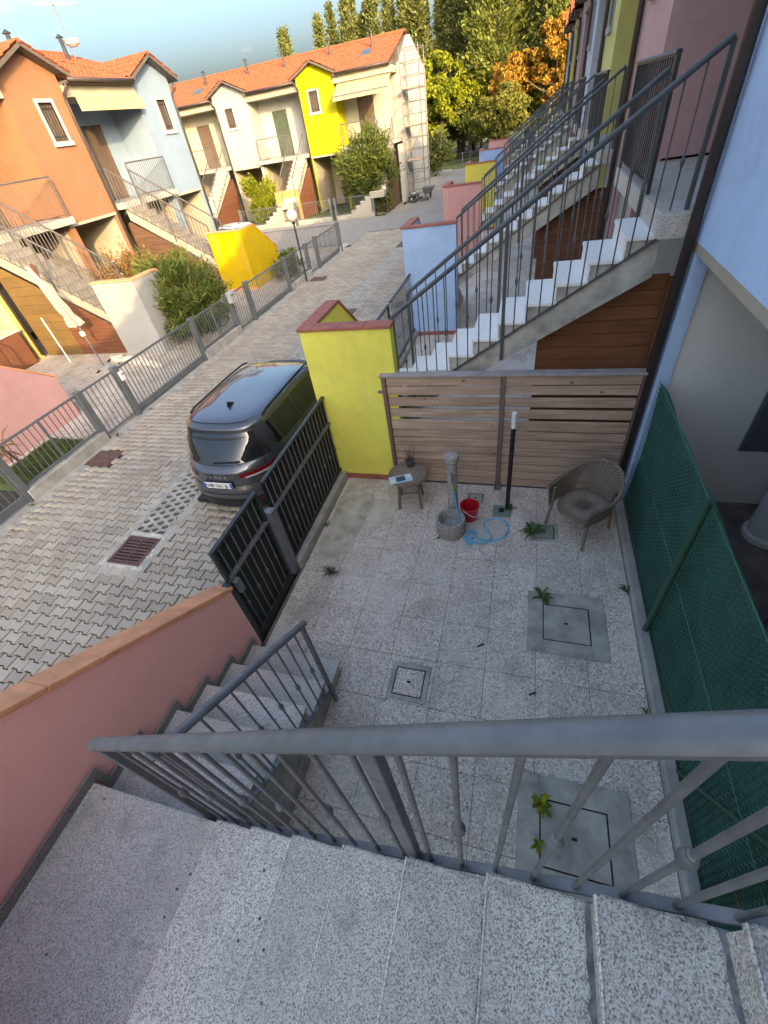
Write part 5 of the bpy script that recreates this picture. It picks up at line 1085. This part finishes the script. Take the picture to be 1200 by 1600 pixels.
def cone_tree(base, h, r, n, leaf, mat, label, seed, group='tall conifers', col=.08, name='conifer', lean=0, slim=.75):
    rng = np.random.default_rng(seed); t = thing(name, base, label, 'tree', group); b = np.array(base, float)
    MB().tube([base, (base[0], base[1], base[2] + h * .95)], [h * .018, .02], 6).build('trunk', M['bark'], t)
    nb = 300; bz = rng.uniform(col, .98, nb) ; ba = rng.uniform(0, 6.28, nb); bl = r * (1 - bz) ** slim * rng.uniform(.55, 1.1, nb) + .08
    k = rng.integers(0, nb, n); s = rng.uniform(.1, 1, n) ** .6; d = np.stack([np.cos(ba), np.sin(ba), np.full(nb, .35)], 1)[k]
    P = b + np.stack([np.cos(ba[k]) * bl[k] * s, np.sin(ba[k]) * bl[k] * s, bz[k] * h + bl[k] * s * .35], 1) + rng.normal(size=(n, 3)) * np.array([.16, .16, .12]) * (r / 1.6)
    V, Fq = leaf_cloud(P, leaf, .35, rng, dirs=d + [0, 0, .3], jit=.5); npmesh('crown', V, Fq, mat, t); return t
def shrub(name, base, rx, ry, h, n, leaf, asp, mat, label, cat, seed, clumps=26, up=.9, stems=10, group=None):
    rng = np.random.default_rng(seed); t = thing(name, base, label, cat, group); b = Vector(base); m = MB()
    for k in range(stems):
        a = rng.uniform(0, 6.28); q = b + Vector((math.cos(a) * rx * .6, math.sin(a) * ry * .6, h * .75)); m.tube([b + Vector((math.cos(a) * .08, math.sin(a) * .08, 0)), b.lerp(q, .5), q], [.022, .017, .006], 5)
    m.build('stems', M['bark'], t)
    u = rng.normal(size=(n, 3)); u /= np.linalg.norm(u, axis=1, keepdims=True); C = rng.normal(size=(clumps, 3)); C /= np.linalg.norm(C, axis=1, keepdims=True); C[:, 2] = np.where(C[:, 2] < 0, C[:, 2] * .92, C[:, 2])
    k = rng.integers(0, clumps, n); cr = rng.uniform(.40, .92, clumps)[k][:, None]; cs_ = rng.uniform(.55, 1.25, clumps)[k]; P = C[k] * cr + u * (rng.uniform(.08, .34, n) * cs_)[:, None]; sh = rng.random(n) < .12; P[sh] = C[k][sh] * (cr[sh] + rng.uniform(.05, .32, (sh.sum(), 1))) + u[sh] * .13 + [0, 0, .06]
    dirs = P * [1, 1, .5] + [0, 0, up * .45]; P = P * [rx, ry, h * .5] + [0, 0, h * .48]; P[:, 2] = np.clip(P[:, 2], .04, None); P += np.array(base)
    V, Fq = leaf_cloud(P, leaf, asp, rng, dirs=dirs, jit=.55); npmesh('foliage', V, Fq, mat, t); return t
shrub('oleander_bush', (-9.2, 11.0, 0), 1.3, 1.2, 2.15, 21000, .22, .13, M['lf_oleander'], 'big dense oleander bush behind the street fence by the white end wall', 'bush', 1, clumps=60)
shrub('autumn_shrub', (-12.0, 12.4, 0), 1.2, .8, 2.3, 6000, .09, .5, M['lf_autumn'], 'loose reddish autumn shrub beside the orange house porch', 'bush', 2)
shrub('low_shrub', (-10.6, 12.0, 0), .7, .6, 1.3, 2500, .10, .4, M['lf_oleander'], 'low green shrub between the white wall and the orange porch', 'bush', 3)
shrub('hedge_bush', (-8.75, 16.6, 0), .75, .9, 1.0, 3000, .10, .4, M['lf_oleander'], 'low hedge bush in front of the bright yellow end wall', 'bush', 4)
shrub('oleander_bush', (-9.0, 29.4, 0), 1.8, 1.25, 4.2, 16000, .26, .2, M['lf_oleander'], 'tall oleander bush before the far yellow house', 'bush', 5, clumps=45)
shrub('oleander_bush', (-16.0, 29.6, 0), 1.1, .9, 2.9, 7000, .22, .25, M['lf_green'], 'round bright bush before the off white house', 'bush', 6)
shrub('hedge_bush', (-7.7, 44, 0), 1.6, 1.6, 3.2, 3500, .28, .4, M['lf_dark'], 'dark bush past the scaffold at the park edge', 'bush', 61)
# young palm in the bed by the pink wall
pm = thing('young_palm', (-8.45, 4.25, .03), 'young palm sapling in the bed before the low pink wall', 'plant')
MB().tube([(-8.45, 4.25, .03), (-8.42, 4.25, .4), (-8.5, 4.22, .75)], [.03, .022, .015], 6).build('stem', M['bark'], pm)
rng = np.random.default_rng(9); pmv = MB()
for k in range(26):
    a = rng.uniform(0, 6.28); b = Vector((-8.5, 4.22, rng.uniform(.45, .8))); l_ = rng.uniform(.2, .42); d = Vector((math.cos(a), math.sin(a), rng.uniform(-.2, .7))); s_ = Vector((-math.sin(a), math.cos(a), 0)) * .03; e_ = b + d * l_
    pmv.add([tuple(b), tuple(b.lerp(e_, .5) + s_ + Vector((0, 0, .03))), tuple(e_ - Vector((0, 0, .06))), tuple(b.lerp(e_, .5) - s_ + Vector((0, 0, .03)))], [(0, 1, 2, 3)])
pmv.build('fronds', M['lf_autumn'], pm)
# grass of the palm bed
gp = RNG.uniform([-9.2, 4.0, .03], [-8.05, 5.45, .05], (2600, 3)); gV, gF = leaf_cloud(gp + [0, 0, .04], .11, .12, RNG, dirs=np.tile([0, 0, 1.0], (2600, 1)), jit=.5)
go = npmesh('grass', gV, gF, M['grass']); tag(go, 'short green grass in the palm bed', 'grass', kind='stuff')
# park trees
spots = [(-25.4, 60, 11.7, 1.3), (-21.5, 60, 11.6, .9), (-18.6, 60, 12.5, 1.3), (-17.1, 61, 11.5, 1.2), (-15.9, 60, 13.6, 1.3), (-14.6, 61, 13.4, 1.3), (-12.9, 60, 11.8, 1.2), (-11.5, 60, 13.8, 1.4), (-9.7, 62, 13.2, 1.2), (-8.0, 61, 12.6, 1.6)]
cl = ['lone dark conifer rising behind the cream house roof', 'slender dark cypress spire behind the off white house roof', 'dark conifer behind the chimney of the far roof', 'short dark conifer in the row behind the far roof', 'tall dark conifer behind the yellow house roof', 'tall dark conifer beside the end of the far roof', 'thin dark conifer between two taller ones by the scaffold', 'broad tall conifer above the scaffold', 'slim conifer behind the bright green tree', 'dark conifer between the green tree and the orange tree']
for k, (x, y, h, r) in enumerate(spots): cone_tree((x, y, -.12), h * 1.04, r * 1.75, 13000, .34, M['lf_dark'], cl[k], 20 + k, slim=1.05)
for k in range(9): x = -24 + k * 2.0 + random.uniform(-.6, .6); cone_tree((x, 66 + random.uniform(-1, 1), -.12), random.uniform(12.0, 14.2) + .1 * k, 1.9, 9000, .36, M['lf_dark'], 'shaggy conifer of the second row behind the far roof', 110 + k, 'second row of conifers', slim=1.0)
for k, (x, y, h, r) in enumerate([(-4.2, 57, 17, 3.2), (-1.0, 60, 18, 3.4), (2.0, 56, 17, 3.2), (5.5, 60, 18, 3.4), (-7.0, 66, 17, 3.0)]): cone_tree((x, y, -.12), h, r * 1.25, 20000, .42, M['lf_cedar'], ['huge olive conifer behind the orange tree', 'huge olive conifer right of the orange tree', 'huge olive conifer beside the stair side eaves', 'huge olive conifer behind the stair side houses', 'huge olive conifer behind the bright green tree'][k], 40 + k, 'huge olive conifers', .05, slim=.6)
broad_tree('broadleaf_tree', (-8.7, 55, -.12), 8.6, 2.5, 1.8, 15000, .26, M['lf_green'], 'bright yellow green broadleaf tree at the street end', 'tree', 51)
broad_tree('broadleaf_tree', (-6.4, 57, -.12), 7.4, 2.3, 1.6, 13000, .26, M['lf_green'], 'second yellow green tree touching the orange tree', 'tree', 52)
broad_tree('broadleaf_tree', (-2.6, 54, -.12), 6.7, 2.1, 3.0, 13000, .24, M['lf_orange'], 'tree with orange autumn leaves', 'tree', 53)
broad_tree('broadleaf_tree', (-2.9, 51, -.12), 4.8, 2.5, 1.2, 12000, .24, M['lf_brown'], 'brownish olive tree below the orange crown', 'tree', 54)
broad_tree('broadleaf_tree', (1.0, 53, -.12), 9.0, 1.8, 2.6, 10000, .25, M['lf_orange'], 'golden tree beside the farthest stair side house', 'tree', 55)
broad_tree('broadleaf_tree', (-11.2, 56, -.12), 5.6, 2.4, .8, 6000, .30, M['lf_dark'], 'dark round tree behind the scaffold', 'tree', 56)
broad_tree('broadleaf_tree', (-5.6, 60, -.12), 5.0, 2.6, 1.4, 6500, .30, M['lf_brown'], 'low olive tree over the white park car', 'tree', 57)
broad_tree('broadleaf_tree', (-.2, 62, -.12), 6.0, 2.8, .8, 6000, .34, M['lf_dark'], 'dark tree filling the gap below the golden tree', 'tree', 58)
for k in range(16):
    x = -75 + k * 10 + random.uniform(-2, 2); cone_tree((x, 98 + random.uniform(-6, 6), -.12), random.uniform(7.5, 9.5), 3.2, 2200, 1.0, M['lf_dark'], 'distant dark tree of the belt beyond the park', 70 + k, 'tree belt beyond the park', .0)
